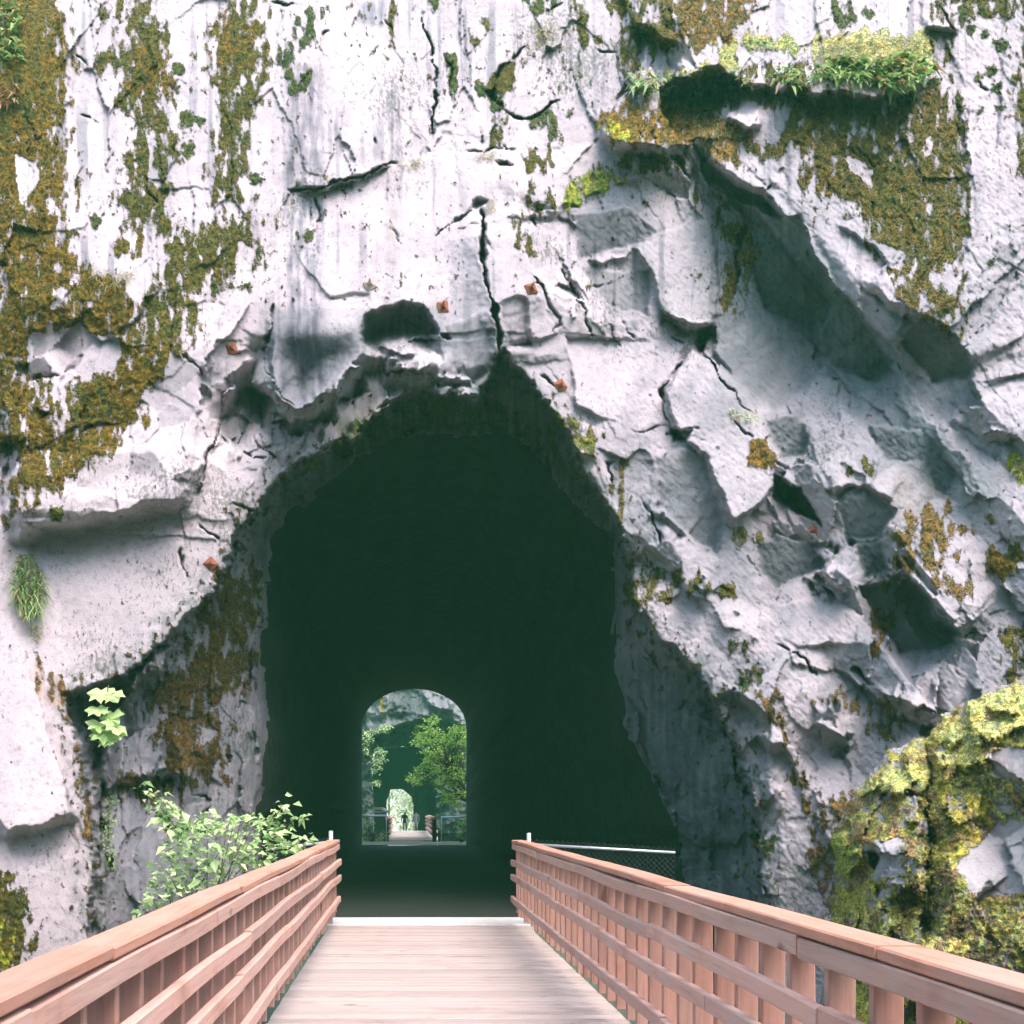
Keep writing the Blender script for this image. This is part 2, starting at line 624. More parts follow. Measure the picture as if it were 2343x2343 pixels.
def wood(name, col, axis, objvar=0.2, weather=0.45):
    """worn, stained timber: grain along one axis, blotches, knots and bleached patches"""
    m, n, p = nt(name)
    st_ = [16.0, 16.0, 16.0]; st_[axis] = 0.9
    kn = [5.0, 5.0, 5.0]; kn[axis] = 2.2
    oi = n.nodes.new('ShaderNodeObjectInfo')
    def shifted(sc):
        oc = obj_coord(n, tuple(sc))
        va = n.nodes.new('ShaderNodeVectorMath'); va.operation = 'ADD'
        n.links.new(oc, va.inputs[0]); n.links.new(math_n(n, 'MULTIPLY', oi.outputs['Random'], 61.0), va.inputs[1])
        return va.outputs[0]
    gr = noise_node(n, 2.2, 7, 0.7, shifted(st_), 0.4)
    bl = noise_node(n, 2.0, 4, 0.6, shifted((1, 1, 1)))
    kt = noise_node(n, 1.0, 2, 0.5, shifted(kn))
    c = ramp(n, gr.outputs[0], [(0.30, tuple(0.74 * v for v in col)), (0.5, col), (0.75, tuple(min(1, 1.10 * v) for v in col))]).outputs[0]
    gv = sum(col) / 3 * 1.12
    wf = ramp(n, bl.outputs[0], [(0.42, (0, 0, 0)), (0.70, (1, 1, 1))])
    c = mixc(n, math_n(n, 'MULTIPLY', wf.outputs[0], weather), c, (gv * 1.05, gv * 0.97, gv * 0.93))
    df = ramp(n, bl.outputs[0], [(0.24, (0.70, 0.66, 0.64)), (0.42, (1, 1, 1))])
    c = mixc(n, 1.0, c, df.outputs[0], 'MULTIPLY')
    kf = ramp(n, kt.outputs[0], [(0.70, (1, 1, 1)), (0.76, (0.42, 0.36, 0.32))])
    c = mixc(n, 1.0, c, kf.outputs[0], 'MULTIPLY')
    rr = ramp(n, oi.outputs['Random'], [(0, (1 - objvar,) * 3), (1, (1 + objvar * 0.5,) * 3)])
    c = mixc(n, 1.0, c, rr.outputs[0], 'MULTIPLY')
    n.links.new(c, p.inputs['Base Color'])
    p.inputs['Roughness'].default_value = 0.75
    p.inputs['Specular IOR Level'].default_value = 0.25
    n.links.new(bump(n, gr.outputs[0], 0.5, 0.006), p.inputs['Normal'])
    return m


ROCK = (0.464, 0.388, 0.424)
M_cliff = cliff_material('pale_granite', ROCK, 0.55)
M_boulder = cliff_material('mossy_granite', (0.36, 0.33, 0.36), 0.5)
M_far = cliff_material('far_granite', (0.18, 0.175, 0.19), 0.6)
M_tunnel = plain('gloom_tinted_tunnel_rock', (0.020, 0.030, 0.023), 0.9, 3, 0.5, bmp=0.6, bd=0.15)
M_ballast = plain('near_black_ballast', (0.022, 0.026, 0.022), 0.9, 40, 0.6, bmp=0.8, bd=0.03)
M_ground = plain('canyon_ground', (0.07, 0.075, 0.05), 0.95, 2, 0.5, bmp=0.6, bd=0.2)
M_dirt = plain('pale_dirt', (0.33, 0.27, 0.20), 0.95, 20, 0.3, bmp=0.5, bd=0.03)
M_concrete = plain('pale_concrete', (0.47, 0.44, 0.44), 0.85, 14, 0.2)
M_deck = wood('weathered_deck_wood', (0.375, 0.292, 0.275), 0, 0.16, 0.3)
M_rail = wood('stained_railing_wood', (0.54, 0.305, 0.255), 1, 0.16, 0.35)
M_cap = wood('stained_cap_wood', (0.49, 0.228, 0.165), 1, 0.16, 0.3)
M_picket = wood('stained_picket_wood', (0.46, 0.240, 0.195), 2, 0.16, 0.3)
M_galv = plain('galvanised_steel', (0.55, 0.57, 0.60), 0.45, 30, 0.15, metal=0.6)
M_wire = plain('dull_wire', (0.09, 0.10, 0.11), 0.5, 30, 0.15, metal=0.5)
M_rust = plain('rusty_steel', (0.25, 0.085, 0.05), 0.8, 40, 0.4, bmp=0.5)
M_rustpale = plain('pale_grouted_steel', (0.36, 0.28, 0.24), 0.85, 40, 0.35, bmp=0.5)
M_steel = plain('dark_girder', (0.06, 0.055, 0.05), 0.7, 10, 0.3)
M_bark = plain('bark', (0.10, 0.08, 0.055), 0.9, 30, 0.4, stretch=(1, 1, 0.3))
M_leaf = leaf_mat('shrub_leaf', (0.14, 0.30, 0.08), (0.66, 0.76, 0.42))
M_maple = leaf_mat('maple_leaf', (0.20, 0.36, 0.10), (0.52, 0.66, 0.30))
M_fern = leaf_mat('fern_frond', (0.07, 0.17, 0.04), (0.42, 0.52, 0.20))
M_dry = leaf_mat('dry_grass', (0.22, 0.20, 0.07), (0.52, 0.48, 0.24))
M_brownleaf = leaf_mat('dead_frond', (0.20, 0.09, 0.03), (0.45, 0.28, 0.16))
M_tree = leaf_mat('tree_leaf', (0.05, 0.22, 0.02), (0.62, 0.80, 0.22))  # leaf colour raised to make up for hill shade and haze
M_fartree = leaf_mat('far_tree_leaf', (0.25, 0.32, 0.10), (0.65, 0.66, 0.38))

# ------------------------------------------------------------------ the cliff
def axis(lo, a, b, hi, fine, coarse):
    return np.concatenate([np.arange(lo, a, coarse), np.arange(a, b, fine), np.arange(b, hi + 1, coarse)])


C = Field(axis(-620, -40, 2400, 3000, 3.0, 9.0), axis(-620, -40, 2300, 2640, 3.0, 9.0))
k = 2343 / 1932.0
base_ctrl = [(-300, -400, 17.6), (966, -400, 18.2), (2200, -400, 16.4),
             (-300, 0, 15.4), (0, 0, 15.6), (500, 0, 15.9), (966, 0, 16.2), (1500, 0, 15.7), (1932, 0, 15.2), (2300, 0, 14.8),
             (0, 330, 14.6), (500, 330, 15.0), (850, 330, 15.15), (1150, 330, 15.3), (1500, 330, 15.2), (1932, 330, 14.5),
             (-300, 600, 13.8), (0, 600, 14.1), (300, 600, 14.25), (600, 600, 14.4), (850, 600, 14.55), (1100, 600, 14.8),
             (1300, 600, 15.0), (1500, 600, 15.0), (1700, 600, 14.7), (1932, 600, 13.9), (2300, 600, 12.8),
             (0, 850, 13.9), (300, 850, 13.95), (600, 850, 14.0), (1000, 850, 14.25), (1150, 850, 14.4), (1300, 850, 14.55), (1500, 850, 14.5), (1750, 850, 14.2), (1932, 850, 13.5),
             (0, 1100, 13.5), (250, 1100, 13.7), (850, 1100, 13.9), (1250, 1100, 14.1), (1500, 1100, 14.0), (1750, 1100, 13.7), (1932, 1100, 13.0), (2300, 1100, 12.0),
             (-300, 1400, 12.3), (0, 1400, 13.0), (150, 1400, 13.2), (450, 1400, 13.5), (1400, 1400, 13.7), (1600, 1400, 13.4), (1932, 1400, 12.5),
             (-300, 1700, 12.0), (0, 1700, 12.7), (150, 1700, 12.9), (500, 1700, 13.4), (1500, 1700, 13.5), (1932, 1700, 12.2),
             (0, 2100, 12.5), (900, 2100, 13.2), (1932, 2100, 11.9)]
C.D = tps([(x * k, y * k, d) for x, y, d in base_ctrl], C.X, C.Y)
C.warp(7.0, 60.0, 5)

M_out = (R(7, (560, 2700), (480, 1440), (505, 1000), (490, 800), (455, 600), (425, 400), (375, 200), (345, 100), (500, 45), (690, 5)) +
         R(4, (760, 1800), (860, 1690), (1000, 1560), (1110, 1470), (1180, 1370), (1240, 1220), (1330, 1030), (1400, 960), (1445, 880),
           (1500, 800), (1600, 720), (1750, 640), (1930, 565)) +
         R(5, (150, 490), (260, 400), (340, 330), (480, 280), (600, 320), (760, 345), (830, 220), (880, 100), (930, 60), (960, 110),
           (1000, 170), (1090, 260), (1150, 350), (1250, 450), (1300, 570), (1310, 680), (1400, 790), (1470, 870), (1530, 960),
           (1580, 1080), (1640, 1250), (1650, 1450), (1750, 1610), (1930, 1770)) +
         R('c', (620, 390), (650, 470), (740, 600), (830, 780), (870, 920), (930, 1050), (980, 1250), (1010, 1450), (1010, 2000), (1010, 3300)))
M_in = (R(7, (1390, 2700), (1390, 1500), (1390, 800), (1430, 500), (1445, 300), (1410, 0)) +
        R(4, (1450, 1400), (1440, 1250), (1470, 1150), (1520, 1050), (1600, 950), (1750, 830), (1930, 700)) +
        R(5, (300, 560), (500, 520), (720, 540), (950, 530), (1080, 620), (1200, 780), (1300, 900), (1400, 1010), (1530, 1100), (1540, 1450)) +
        R('c', (90, 400), (150, 600), (140, 720), (230, 900), (330, 1080), (430, 1300), (500, 1480), (480, 1560), (520, 1690), (540, 2000), (560, 3300)))

C.log = []
# --- big forms and ledges (photo traced, real offsets in metres)
UL, UR, UP, LF, RT, DN = (-0.7, -0.7), (0.7, -0.7), (0, -1), (-1, 0), (1, 0), (0, 1)
g = C.ledge
# fractured facets on the right side and around the rim
fr_right = R('d', (1060, 360), (1300, 260), (1420, 330), (1600, 500), (1830, 700), (1990, 900), (2050, 1500), (1560, 1480), (1400, 1250), (1180, 1000), (1080, 830), (1040, 600))
C.facets(fr_right, 60, 110, 260, -0.62, 0.07, 0.13, 3)
C.facets(fr_right, 200, 40, 110, -0.7, 0.012, 0.022, 8)
fr_low = R('d', (1120, 820), (1330, 830), (1500, 1000), (1700, 1100), (2000, 1000), (2050, 1700), (1480, 1750), (1380, 1400), (1230, 1150), (1180, 1000))
C.facets(fr_low, 130, 45, 85, -0.6, 0.03, 0.05, 21)
rim = R('d', (500, 700), (640, 640), (900, 660), (980, 780), (880, 830), (700, 800), (560, 900), (500, 1080), (440, 1080), (420, 950), (470, 850))
C.facets(rim, 90, 38, 55, 0.4, 0.02, 0.03, 14, 30)
upper = R('d', (-300, -300), (2300, -300), (2300, 700), (1900, 600), (1300, 230), (900, 330), (500, 400), (200, 520), (-300, 600))
C.facets(upper, 60, 120, 330, 0.03, 0.035, 0.06, 33)
C.facets(upper, 330, 40, 95, 0.05, 0.012, 0.014, 34)
leftm = R('d', (-300, 500), (480, 430), (430, 850), (360, 930), (0, 1000), (-300, 1000))
C.facets(leftm, 40, 90, 140, 0.5, 0.04, 0.08, 35)

fl = C.flat
fl(R('d', (1075, 640), (1240, 600), (1310, 650), (1250, 735), (1275, 820), (1130, 812), (1072, 760)), 0.92)
fl(R(6, (100, 80), (280, 280), (430, 450), (500, 560), (540, 860), (430, 930), (300, 1040), (220, 800), (180, 680), (60, 580)), 0.9)
fl(R(5, (1690, 720), (1890, 620), (1960, 640), (2080, 800), (2160, 1050), (2050, 1100), (1930, 1050), (1760, 950)), 0.9, 30, 0.10)
fl(R(4, (220, 1180), (1080, 960), (1330, 1030), (1100, 1470), (700, 1900), (350, 1930)), 0.9)
fl(R(4, (380, 850), (900, 500), (1050, 300), (1250, 420), (1100, 760), (1080, 870), (500, 960)), 0.8)
fl(R(2, (0, 1020), (320, 950), (700, 900), (840, 1000), (700, 1200), (760, 1500), (500, 1650), (60, 1660), (-300, 1500), (-300, 1150)), 0.85, 40)
fl(R(2, (1200, 1250), (1260, 1140), (1560, 1010), (1580, 1200), (1600, 1420), (1330, 1440)), 0.9, 26, 0.16)
fl(R(2, (1620, 1400), (1900, 1260), (2090, 1200), (2060, 1500), (2090, 1770), (1800, 1700), (1740, 1500)), 0.9, 26, 0.02)
fl(R(3, (430, 1400), (620, 1250), (800, 1500), (900, 1700), (620, 1700), (420, 1600)), 0.85, 40, 0.10)
fl(R(6, (200, 80), (550, 0), (760, 80), (740, 260), (420, 350), (300, 240)), 0.85, 40, 0.05)
fl(R(6, (680, 330), (800, 210), (900, 300), (920, 750), (740, 780), (740, 600)), 0.85, 30)
fl(R(6, (1100, 640), (1400, 620), (1480, 800), (1200, 860)), 0.8, 30)
fl(R(6, (520, 1540), (930, 1460), (1010, 1600), (950, 1850), (700, 1740)), 0.8, 30)
# left slab over the lower slab
g(R(4, (30, 1055), (180, 1048), (400, 1012), (620, 962), (850, 902), (1000, 882), (1085, 890)), 0.50, UP, w=38, L=420, rec=0.26, Lr=36, taper=60)
g(R(4, (60, 640), (45, 800), (35, 1000), (30, 1060)), 0.35, RT, w=14, L=300, rec=0.2, Lr=120)
# crease running from the slab to the dark pocket under the brow
C.crack(R(4, (1330, 300), (1250, 430), (1170, 600), (1115, 760), (1090, 885)), 7, 0.16)
g(R(4, (1330, 300), (1250, 430), (1170, 600), (1115, 760), (1090, 885)), 0.16, LF, w=10, L=60, rec=0.05)
C.crack(R(4, (1470, -20), (1410, 130), (1350, 270), (1270, 390), (1190, 520)), 62, 0.42, 60)
# brow block left of the fissure
g(R(4, (1390, 180), (1480, 285), (1560, 372), (1640, 412), (1760, 345), (1860, 275), (1930, 170)) + R(5, (60, 130), (130, 90), (165, 0)), 0.85, UP, w=44, L=260, rec=0.5, Lr=80, taper=70)
C.pit(R(4, (1330, 200), (1480, 290), (1650, 420), (1560, 430), (1420, 390), (1270, 390)), 0.5, 22)
# dark pocket
C.pit(R(2, (10, 1830), (60, 1780), (100, 1735), (150, 1760), (160, 1830), (80, 1840)), 0.5, 10)
C.pit(R(2, (140, 1735), (260, 1690), (380, 1665), (490, 1690), (560, 1775), (580, 1930), (590, 2010), (470, 1960), (350, 1900), (260, 1930), (150, 1960), (90, 1900)), 0.62, 44)
g(R(2, (20, 1820), (100, 1745), (160, 1730), (260, 1690), (380, 1668), (490, 1690), (560, 1780), (585, 1930)), 0.20, UP, w=12, L=120, rec=0.25, Lr=60)
C.crack(R(5, (240, 110), (290, 215), (430, 180), (520, 205), (590, 290)), 6, 0.22)
g(R(5, (240, 110), (290, 215), (430, 180), (520, 205), (590, 290)), 0.10, UP, w=8, L=60, rec=0.1, Lr=40, taper=15)
# central fissure: left block curls in, sharp edge on the right
fis = R(2, (790, 1150), (800, 1250), (815, 1350), (830, 1540), (870, 1680), (900, 1850)) + R(5, (905, 60), (925, 190))
C.crack(fis, 8, 0.45, 40, 0.025)
g(fis, 0.34, RT, w=95, L=210, rec=0.0, taper=90)
C.crack(R(2, (540, 1325), (640, 1225), (730, 1170), (790, 1150)), 5, 0.16)
C.crack(R(2, (640, 1260), (720, 1235), (780, 1235)), 5, 0.12)
C.pit(R(2, (730, 1150), (780, 1095), (840, 1100), (830, 1130), (770, 1160)), 0.30, 10)
C.crack(R(2, (820, 1300), (870, 1370), (895, 1420)), 3.5, 0.08)
# grey facet right of the fissure
C.pit(R(2, (880, 1660), (970, 1625), (1060, 1655), (1075, 1760), (1090, 1930), (940, 1930)), 0.16, 10, tilt=(0, 0.14))
# horizontal break across the face
g(R(1, (1590, 1058), (1760, 1042), (1850, 1002), (1930, 990)) + R(2, (100, 992), (170, 955), (260, 915), (345, 895)), 0.22, UP, w=9, L=110, rec=0.18, Lr=45)
C.crack(R(1, (1590, 1058), (1760, 1042), (1850, 1002), (1930, 990)) + R(2, (100, 992), (170, 955), (260, 915), (345, 895)), 5.5, 0.25)
g(R(2, (350, 900), (480, 862), (620, 832), (850, 822), (980, 832), (1240, 812), (1500, 800)), -0.20, UP, w=8, L=160)
C.crack(R(2, (620, 832), (760, 828), (850, 822), (980, 832)), 4, 0.12)
C.pit(R(2, (880, 890), (935, 880), (985, 910), (940, 935), (890, 930)), 0.5, 9)
g(R(2, (990, 840), (960, 960), (1000, 1100), (1010, 1300), (1090, 1500), (1160, 1750)), 0.14, LF, w=10, L=120)
# upper face vertical cracks
C.crack(R(2, (470, 60), (480, 180), (540, 280), (545, 500), (527, 650), (515, 770)), 5, 0.26)
g(R(2, (540, 260), (545, 500), (527, 650), (515, 770)), 0.12, RT, w=8, L=120)
C.crack(R(2, (590, 285), (640, 400), (630, 560)), 5, 0.12)
C.crack(R(2, (1050, 250), (980, 310), (890, 420), (850, 520), (950, 630), (1080, 650), (1180, 570), (1260, 550)), 7, 0.22)
C.pit(R(2, (810, 490), (880, 480), (900, 540), (850, 590)), 0.3, 12)
C.crack(R(2, (1430, 275), (1490, 285), (1550, 280)), 6, 0.25)
C.crack(R(1, (1480, 20), (1560, 25), (1640, 18)), 5, 0.2)
C.crack(R(2, (1150, 60), (1220, 40), (1260, 0)), 6, 0.2)
C.crack(R(2, (60, 360), (80, 280), (95, 200)), 3, 0.08)
C.crack(R(1, (480, 880), (440, 960), (410, 1080)), 4, 0.10)
C.crack(R(1, (410, 290), (460, 330), (490, 370)), 4, 0.10)
C.crack(R(1, (440, 640), (500, 650), (540, 680)), 4, 0.10)
C.crack(R(1, (1520, 1650), (1500, 1800), (1470, 1930)), 7, 0.22)
g(R(1, (1480, 1720), (1470, 1930)) + R(4, (1400, 130)), 0.2, RT, w=14, L=160)
for i in range(34):       # small natural fissures over the upper face
    fx, fy = rng.uniform(40, 2300), rng.uniform(10, 520)
    L_ = rng.uniform(20, 80)
    a_ = rng.normal(math.pi / 2, 0.5)
    C.crack([(fx, fy), (fx + L_ * .5 * math.cos(a_) + rng.normal(0, 6), fy + L_ * .5 * math.sin(a_)), (fx + L_ * math.cos(a_), fy + L_ * math.sin(a_))], rng.uniform(2.6, 4), rng.uniform(.04, .10), 12)
# left mossy steps
g(R(1, (140, 1855), (300, 1785), (460, 1758)), 0.26, UP, w=22, L=190, rec=0.12, Lr=40, taper=25)
g(R(1, (455, 1700), (560, 1760), (640, 1850), (725, 1905)), 0.22, UR, w=14, L=160, rec=0.1, Lr=40, taper=25)
g(R(4, (0, 545), (110, 535)), 0.4, UP, w=22, L=120, rec=0.3, Lr=40, taper=10)
g(R(4, (150, 205), (340, 205)), 0.22, UP, w=10, L=80, rec=0.1, taper=20)
C.pit(R(1, (-60, 1400), (60, 1420), (70, 1490), (0, 1500)), 0.3, 14)
g(R(1, (360, 0), (350, 400), (345, 800), (380, 1000), (370, 1300)), 0.22, LF, w=14, L=200)
g(R(1, (920, 0), (920, 330), (890, 480), (950, 650), (990, 800), (940, 950), (950, 1250)), 0.12, LF, w=10, L=120)
# right: overhanging prow, fern ledge and great diagonal
diag = R(3, (90, 750), (250, 895), (330, 968), (480, 1040), (590, 1150), (700, 1270), (770, 1390), (850, 1510), (900, 1610), (1000, 1700), (1090, 1775), (1220, 1860)) + R(6, (1330, 60), (1420, 160))
C.pit(R(3, (60, 800), (330, 990), (480, 1060), (700, 1290), (850, 1530), (1000, 1720), (1220, 1880), (1200, 2100), (800, 2050), (500, 1800), (380, 1400), (200, 1200), (60, 1000)), 0.15, 90, tilt=(0.0, 0.20))
C.pit(R(3, (100, 790), (250, 910), (330, 985), (480, 1060), (600, 1180), (720, 1320), (640, 1260), (480, 1170), (350, 1110), (160, 1010), (110, 870)), 0.8, 14)
g(diag, 0.85, UR, w=58, L=330, rec=0.30, Lr=110, taper=120)
g(R(3, (870, 1230), (1000, 1290), (1100, 1360), (1170, 1440), (1260, 1490)), 0.16, UR, w=9, L=90)
g(R(3, (1060, 1530), (1130, 1590), (1200, 1670), (1350, 1730), (1500, 1800), (1570, 1900)) + R(6, (1600, 100), (1660, 210)), 0.36, UR, w=22, L=140, rec=0.15, Lr=50)
g(R(2, (1440, 690), (1500, 745), (1620, 800), (1790, 810), (1930, 790)) + R(3, (60, 760)), 0.75, UP, w=30, L=170, rec=0.2, Lr=60, taper=40)
g(R(2, (1560, 420), (1700, 480), (1860, 470)) + R(3, (0, 440), (100, 400), (250, 352), (345, 430), (560, 480), (720, 480), (900, 495), (1100, 530), (1350, 480), (1440, 440)), 0.52, UP, w=16, L=150, rec=0.15, Lr=60, taper=40)
C.pit(R(3, (-60, 470), (0, 455), (120, 420), (250, 372), (330, 430), (320, 490), (300, 600), (130, 590), (0, 600), (-50, 560)), 0.5, 20)
g(R(3, (290, 640), (400, 688), (490, 678)), 0.45, UP, w=16, L=60, rec=0.2, taper=20)
C.pit(R(3, (330, 430), (420, 480), (430, 560), (330, 650), (300, 620)), 0.35, 16)
g(R(3, (1370, 150), (1440, 145), (1575, 152)), 0.25, UP, w=12, L=70, rec=0.2, taper=20)
g(R(2, (1600, 150), (1700, 130), (1830, 225), (1930, 250)), 0.45, UP, w=24, L=110, rec=0.3, taper=30)
g(R(2, (1200, 1250), (1250, 1130), (1420, 1060), (1570, 1000), (1760, 965)), 0.30, UP, w=18, L=90, rec=0.05)
g(R(2, (1330, 1442), (1450, 1450), (1600, 1430), (1700, 1350), (1810, 1300)), 0.20, UP, w=12, L=120, rec=0.1)
C.pit(R(2, (1360, 1490), (1560, 1470), (1730, 1490), (1730, 1620), (1700, 1760), (1560, 1700), (1400, 1640)), 0.14, 16, tilt=(0, 0.16))
C.pit(R(2, (1200, 1250), (1260, 1140), (1560, 1010), (1580, 1200), (1600, 1420), (1330, 1440)), 0.12, 24, tilt=(0.02, 0.17))
for pl in (R(2, (1090, 1500), (1160, 1650), (1240, 1780), (1190, 1850)), R(2, (1390, 1740), (1400, 1850), (1470, 1870)), R(2, (1490, 1780), (1520, 1860), (1570, 1915)),
           R(2, (1570, 1770), (1620, 1850), (1660, 1870)), R(2, (1290, 1650), (1380, 1720), (1400, 1850)), R(2, (1800, 1740), (1870, 1770), (1930, 1790)),
           R(2, (1840, 1850), (1890, 1890), (1930, 1900)), R(2, (1390, 1590), (1530, 1570)), R(2, (1240, 1480), (1290, 1540), (1310, 1640))):
    C.crack(pl, 5, 0.14, 14)
    g(pl, 0.07, UR, w=7, L=50, taper=15)
# vertical seam below the prow
C.crack(R(3, (360, 1050), (395, 1180), (385, 1280), (345, 1420), (325, 1600)), 20, 0.26)
C.crack(R(3, (395, 1180), (385, 1280), (345, 1420), (325, 1600)), 6, 0.15)
g(R(3, (-60, 1720), (0, 1752), (120, 1772), (215, 1792), (235, 1740)), 0.40, UP, w=24, L=200, rec=0.2, Lr=40, taper=30)
C.pit(R(3, (85, 1800), (215, 1795), (190, 1880), (170, 1960), (100, 1930), (120, 1860)), 0.4, 14)
# cracked plates right of the arch
cr = R(5, (1930, 120), (1850, 220), (1787, 300), (1803, 380), (1842, 465), (1862, 525), (1895, 590))
C.crack(cr, 5, 0.2)
g(R(6, (95, 60), (200, 135), (280, 262), (350, 362), (440, 450), (505, 555), (570, 700)), 0.26, (-0.8, 0.6), w=26, L=190, rec=0.15, Lr=40)
C.crack(R(6, (100, 60), (200, 135), (280, 262), (350, 362), (430, 440)), 6, 0.2)
C.crack(R(6, (320, 460), (380, 530), (445, 580)), 5, 0.16)
C.pit(R(6, (495, 715), (560, 765), (680, 860), (760, 950), (830, 1080), (750, 1010), (620, 965), (555, 900), (535, 850)), 0.85, 16)
g(R(6, (545, 865), (480, 920), (430, 935), (330, 1030), (295, 1055)), 0.20, (-0.6, -0.8), w=10, L=120, rec=0.1)
g(R(6, (60, 590), (180, 682), (220, 820), (260, 970), (292, 1055)), 0.26, (1, -0.1), w=20, L=150, rec=0.12, Lr=60)
C.pit(R(6, (-30, 500), (20, 520), (65, 575), (20, 600), (-40, 560)), 0.35, 9)
C.crack(R(6, (0, 515), (90, 510), (155, 500)), 5, 0.18)
C.crack(R(6, (60, 545), (130, 560), (180, 580)), 4, 0.14)
C.crack(R(5, (1630, 515), (1690, 535), (1760, 512), (1850, 502)), 5, 0.15)
g(R(5, (1270, 560), (1340, 640), (1470, 672), (1520, 650), (1620, 655), (1755, 692), (1800, 645), (1890, 612)), 0.22, UP, w=12, L=110, rec=0.14, Lr=60)
C.crack(R(5, (1490, 680), (1510, 750), (1520, 830)), 6, 0.2)
C.crack(R(5, (1690, 890), (1745, 960), (1760, 1060), (1780, 1180)), 6, 0.2)
C.crack(R(5, (1110, 205), (1170, 240), (1230, 275)), 6, 0.2)
g(R(5, (1750, 950), (1840, 1010), (1930, 1080)), 0.18, UR, w=16, L=70)
C.pit(R(5, (1540, 1100), (1650, 1150), (1780, 1210), (1900, 1300), (1880, 1380), (1760, 1400), (1640, 1460), (1560, 1400)), 0.30, 20)
# rounded hollows lower right
g(R(6, (865, 862), (930, 830), (1000, 810), (1100, 832), (1180, 900)), 0.24, UP, w=16, L=130, rec=0.18, Lr=120, taper=25)
g(R(6, (515, 1072), (570, 1070), (640, 1090)), 0.2, UP, w=10, L=60, rec=0.1, taper=10)
C.pit(R(6, (560, 1100), (640, 1075), (760, 1110), (830, 1040), (900, 1050), (960, 1120), (1010, 1220), (1040, 1300), (930, 1290), (810, 1290), (760, 1300), (640, 1290), (530, 1230)), 0.40, 40, tilt=(0, -0.12))
g(R(6, (790, 1290), (850, 1340), (910, 1385), (1000, 1425)), 0.36, UR, w=20, L=120, rec=0.2, Lr=40, taper=20)
C.pit(R(6, (980, 1110), (1060, 1080), (1150, 1120), (1200, 1220), (1170, 1340), (1060, 1330), (1000, 1240)), 0.30, 40)
g(R(6, (1170, 1350), (1310, 1290), (1385, 1385), (1450, 1480), (1520, 1570), (1605, 1665)), 0.62, UR, w=42, L=180, rec=0.4, Lr=130, taper=25)
C.pit(R(6, (1000, 1400), (1180, 1370), (1310, 1310), (1430, 1460), (1580, 1650), (1480, 1700), (1470, 1830), (1250, 1790), (1200, 1700), (1060, 1500)), 0.55, 46)
g(R(6, (780, 40), (950, 60), (1080, 130), (1200, 285), (1350, 445), (1470, 500)), 0.26, UR, w=44, L=170, rec=0.1, Lr=80)
g(R(6, (1370, 470), (1480, 590), (1560, 720), (1605, 850), (1680, 905), (1785, 985), (1815, 1065)), 0.30, UR, w=26, L=120, rec=0.12, Lr=60)
g(R(6, (1130, 20), (1230, 120), (1350, 230), (1450, 290), (1545, 380)), 0.2, UR, w=12, L=90)
g(R(6, (1540, 0), (1600, 100), (1660, 205), (1685, 335)), 0.26, RT, w=14, L=110)
g(R(6, (1690, 545), (1780, 512), (1900, 555), (1960, 640)), 0.36, UP, w=26, L=80, rec=0.2, Lr=40, taper=15)
g(R(6, (1780, 980), (1870, 1080), (1930, 1210)), 0.35, UR, w=24, L=110, rec=0.2)
g(R(6, (510, 1530), (700, 1482), (850, 1492), (955, 1440)), -0.22, UP, w=10, L=130)
C.crack(R(6, (570, 1680), (690, 1752), (800, 1885)), 6, 0.2)
C.crack(R(6, (980, 1812), (1040, 1880), (1110, 1940)), 7, 0.25)
g(R(9, (770, 245), (850, 295), (935, 352), (985, 300)), 0.35, UP, w=20, L=80, rec=0.25, taper=12)
g(R(9, (1020, 0), (1200, 125), (1360, 195), (1460, 215)), 0.5, UP, w=34, L=120, rec=0.35, Lr=50, taper=18)
g(R(9, (780, 170), (850, 110), (1000, 80), (1200, 110)), -0.2, UP, w=12, L=80)
g(R(6, (20, 1310), (140, 1390), (310, 1390), (340, 1440)), 0.2, UP, w=14, L=80, rec=0.1)
# left column and its undercut
g(R(7, (0, 892), (85, 850), (220, 830), (330, 772), (422, 745)), 0.36, UP, w=24, L=260, rec=0.16, Lr=40, taper=25)
C.pit(R(7, (345, 100), (500, 45), (690, 5), (720, 80), (640, 200), (580, 420), (570, 640), (500, 620), (440, 380)), 0.75, 30)
C.crack(R(7, (560, 380), (570, 600), (570, 900)), 14, 0.25)

fz_ = C.facetize
fz_(fr_right, 150, 70, 150, -0.62, 0.9, 0.22, 901)
fz_(R('d', (1040, 560), (1400, 520), (1950, 900), (2000, 1750), (1480, 1760), (1380, 1400), (1230, 1150), (1120, 850)), 420, 42, 72, -0.6, 0.85, 0.16, 902)
fz_(R('d', (-60, 420), (480, 400), (500, 560), (470, 680), (420, 800), (400, 900), (300, 900), (-60, 950)), 90, 75, 95, 0.5, 0.85, 0.2, 903)
fz_(upper, 260, 60, 150, 0.05, 0.8, 0.15, 904)
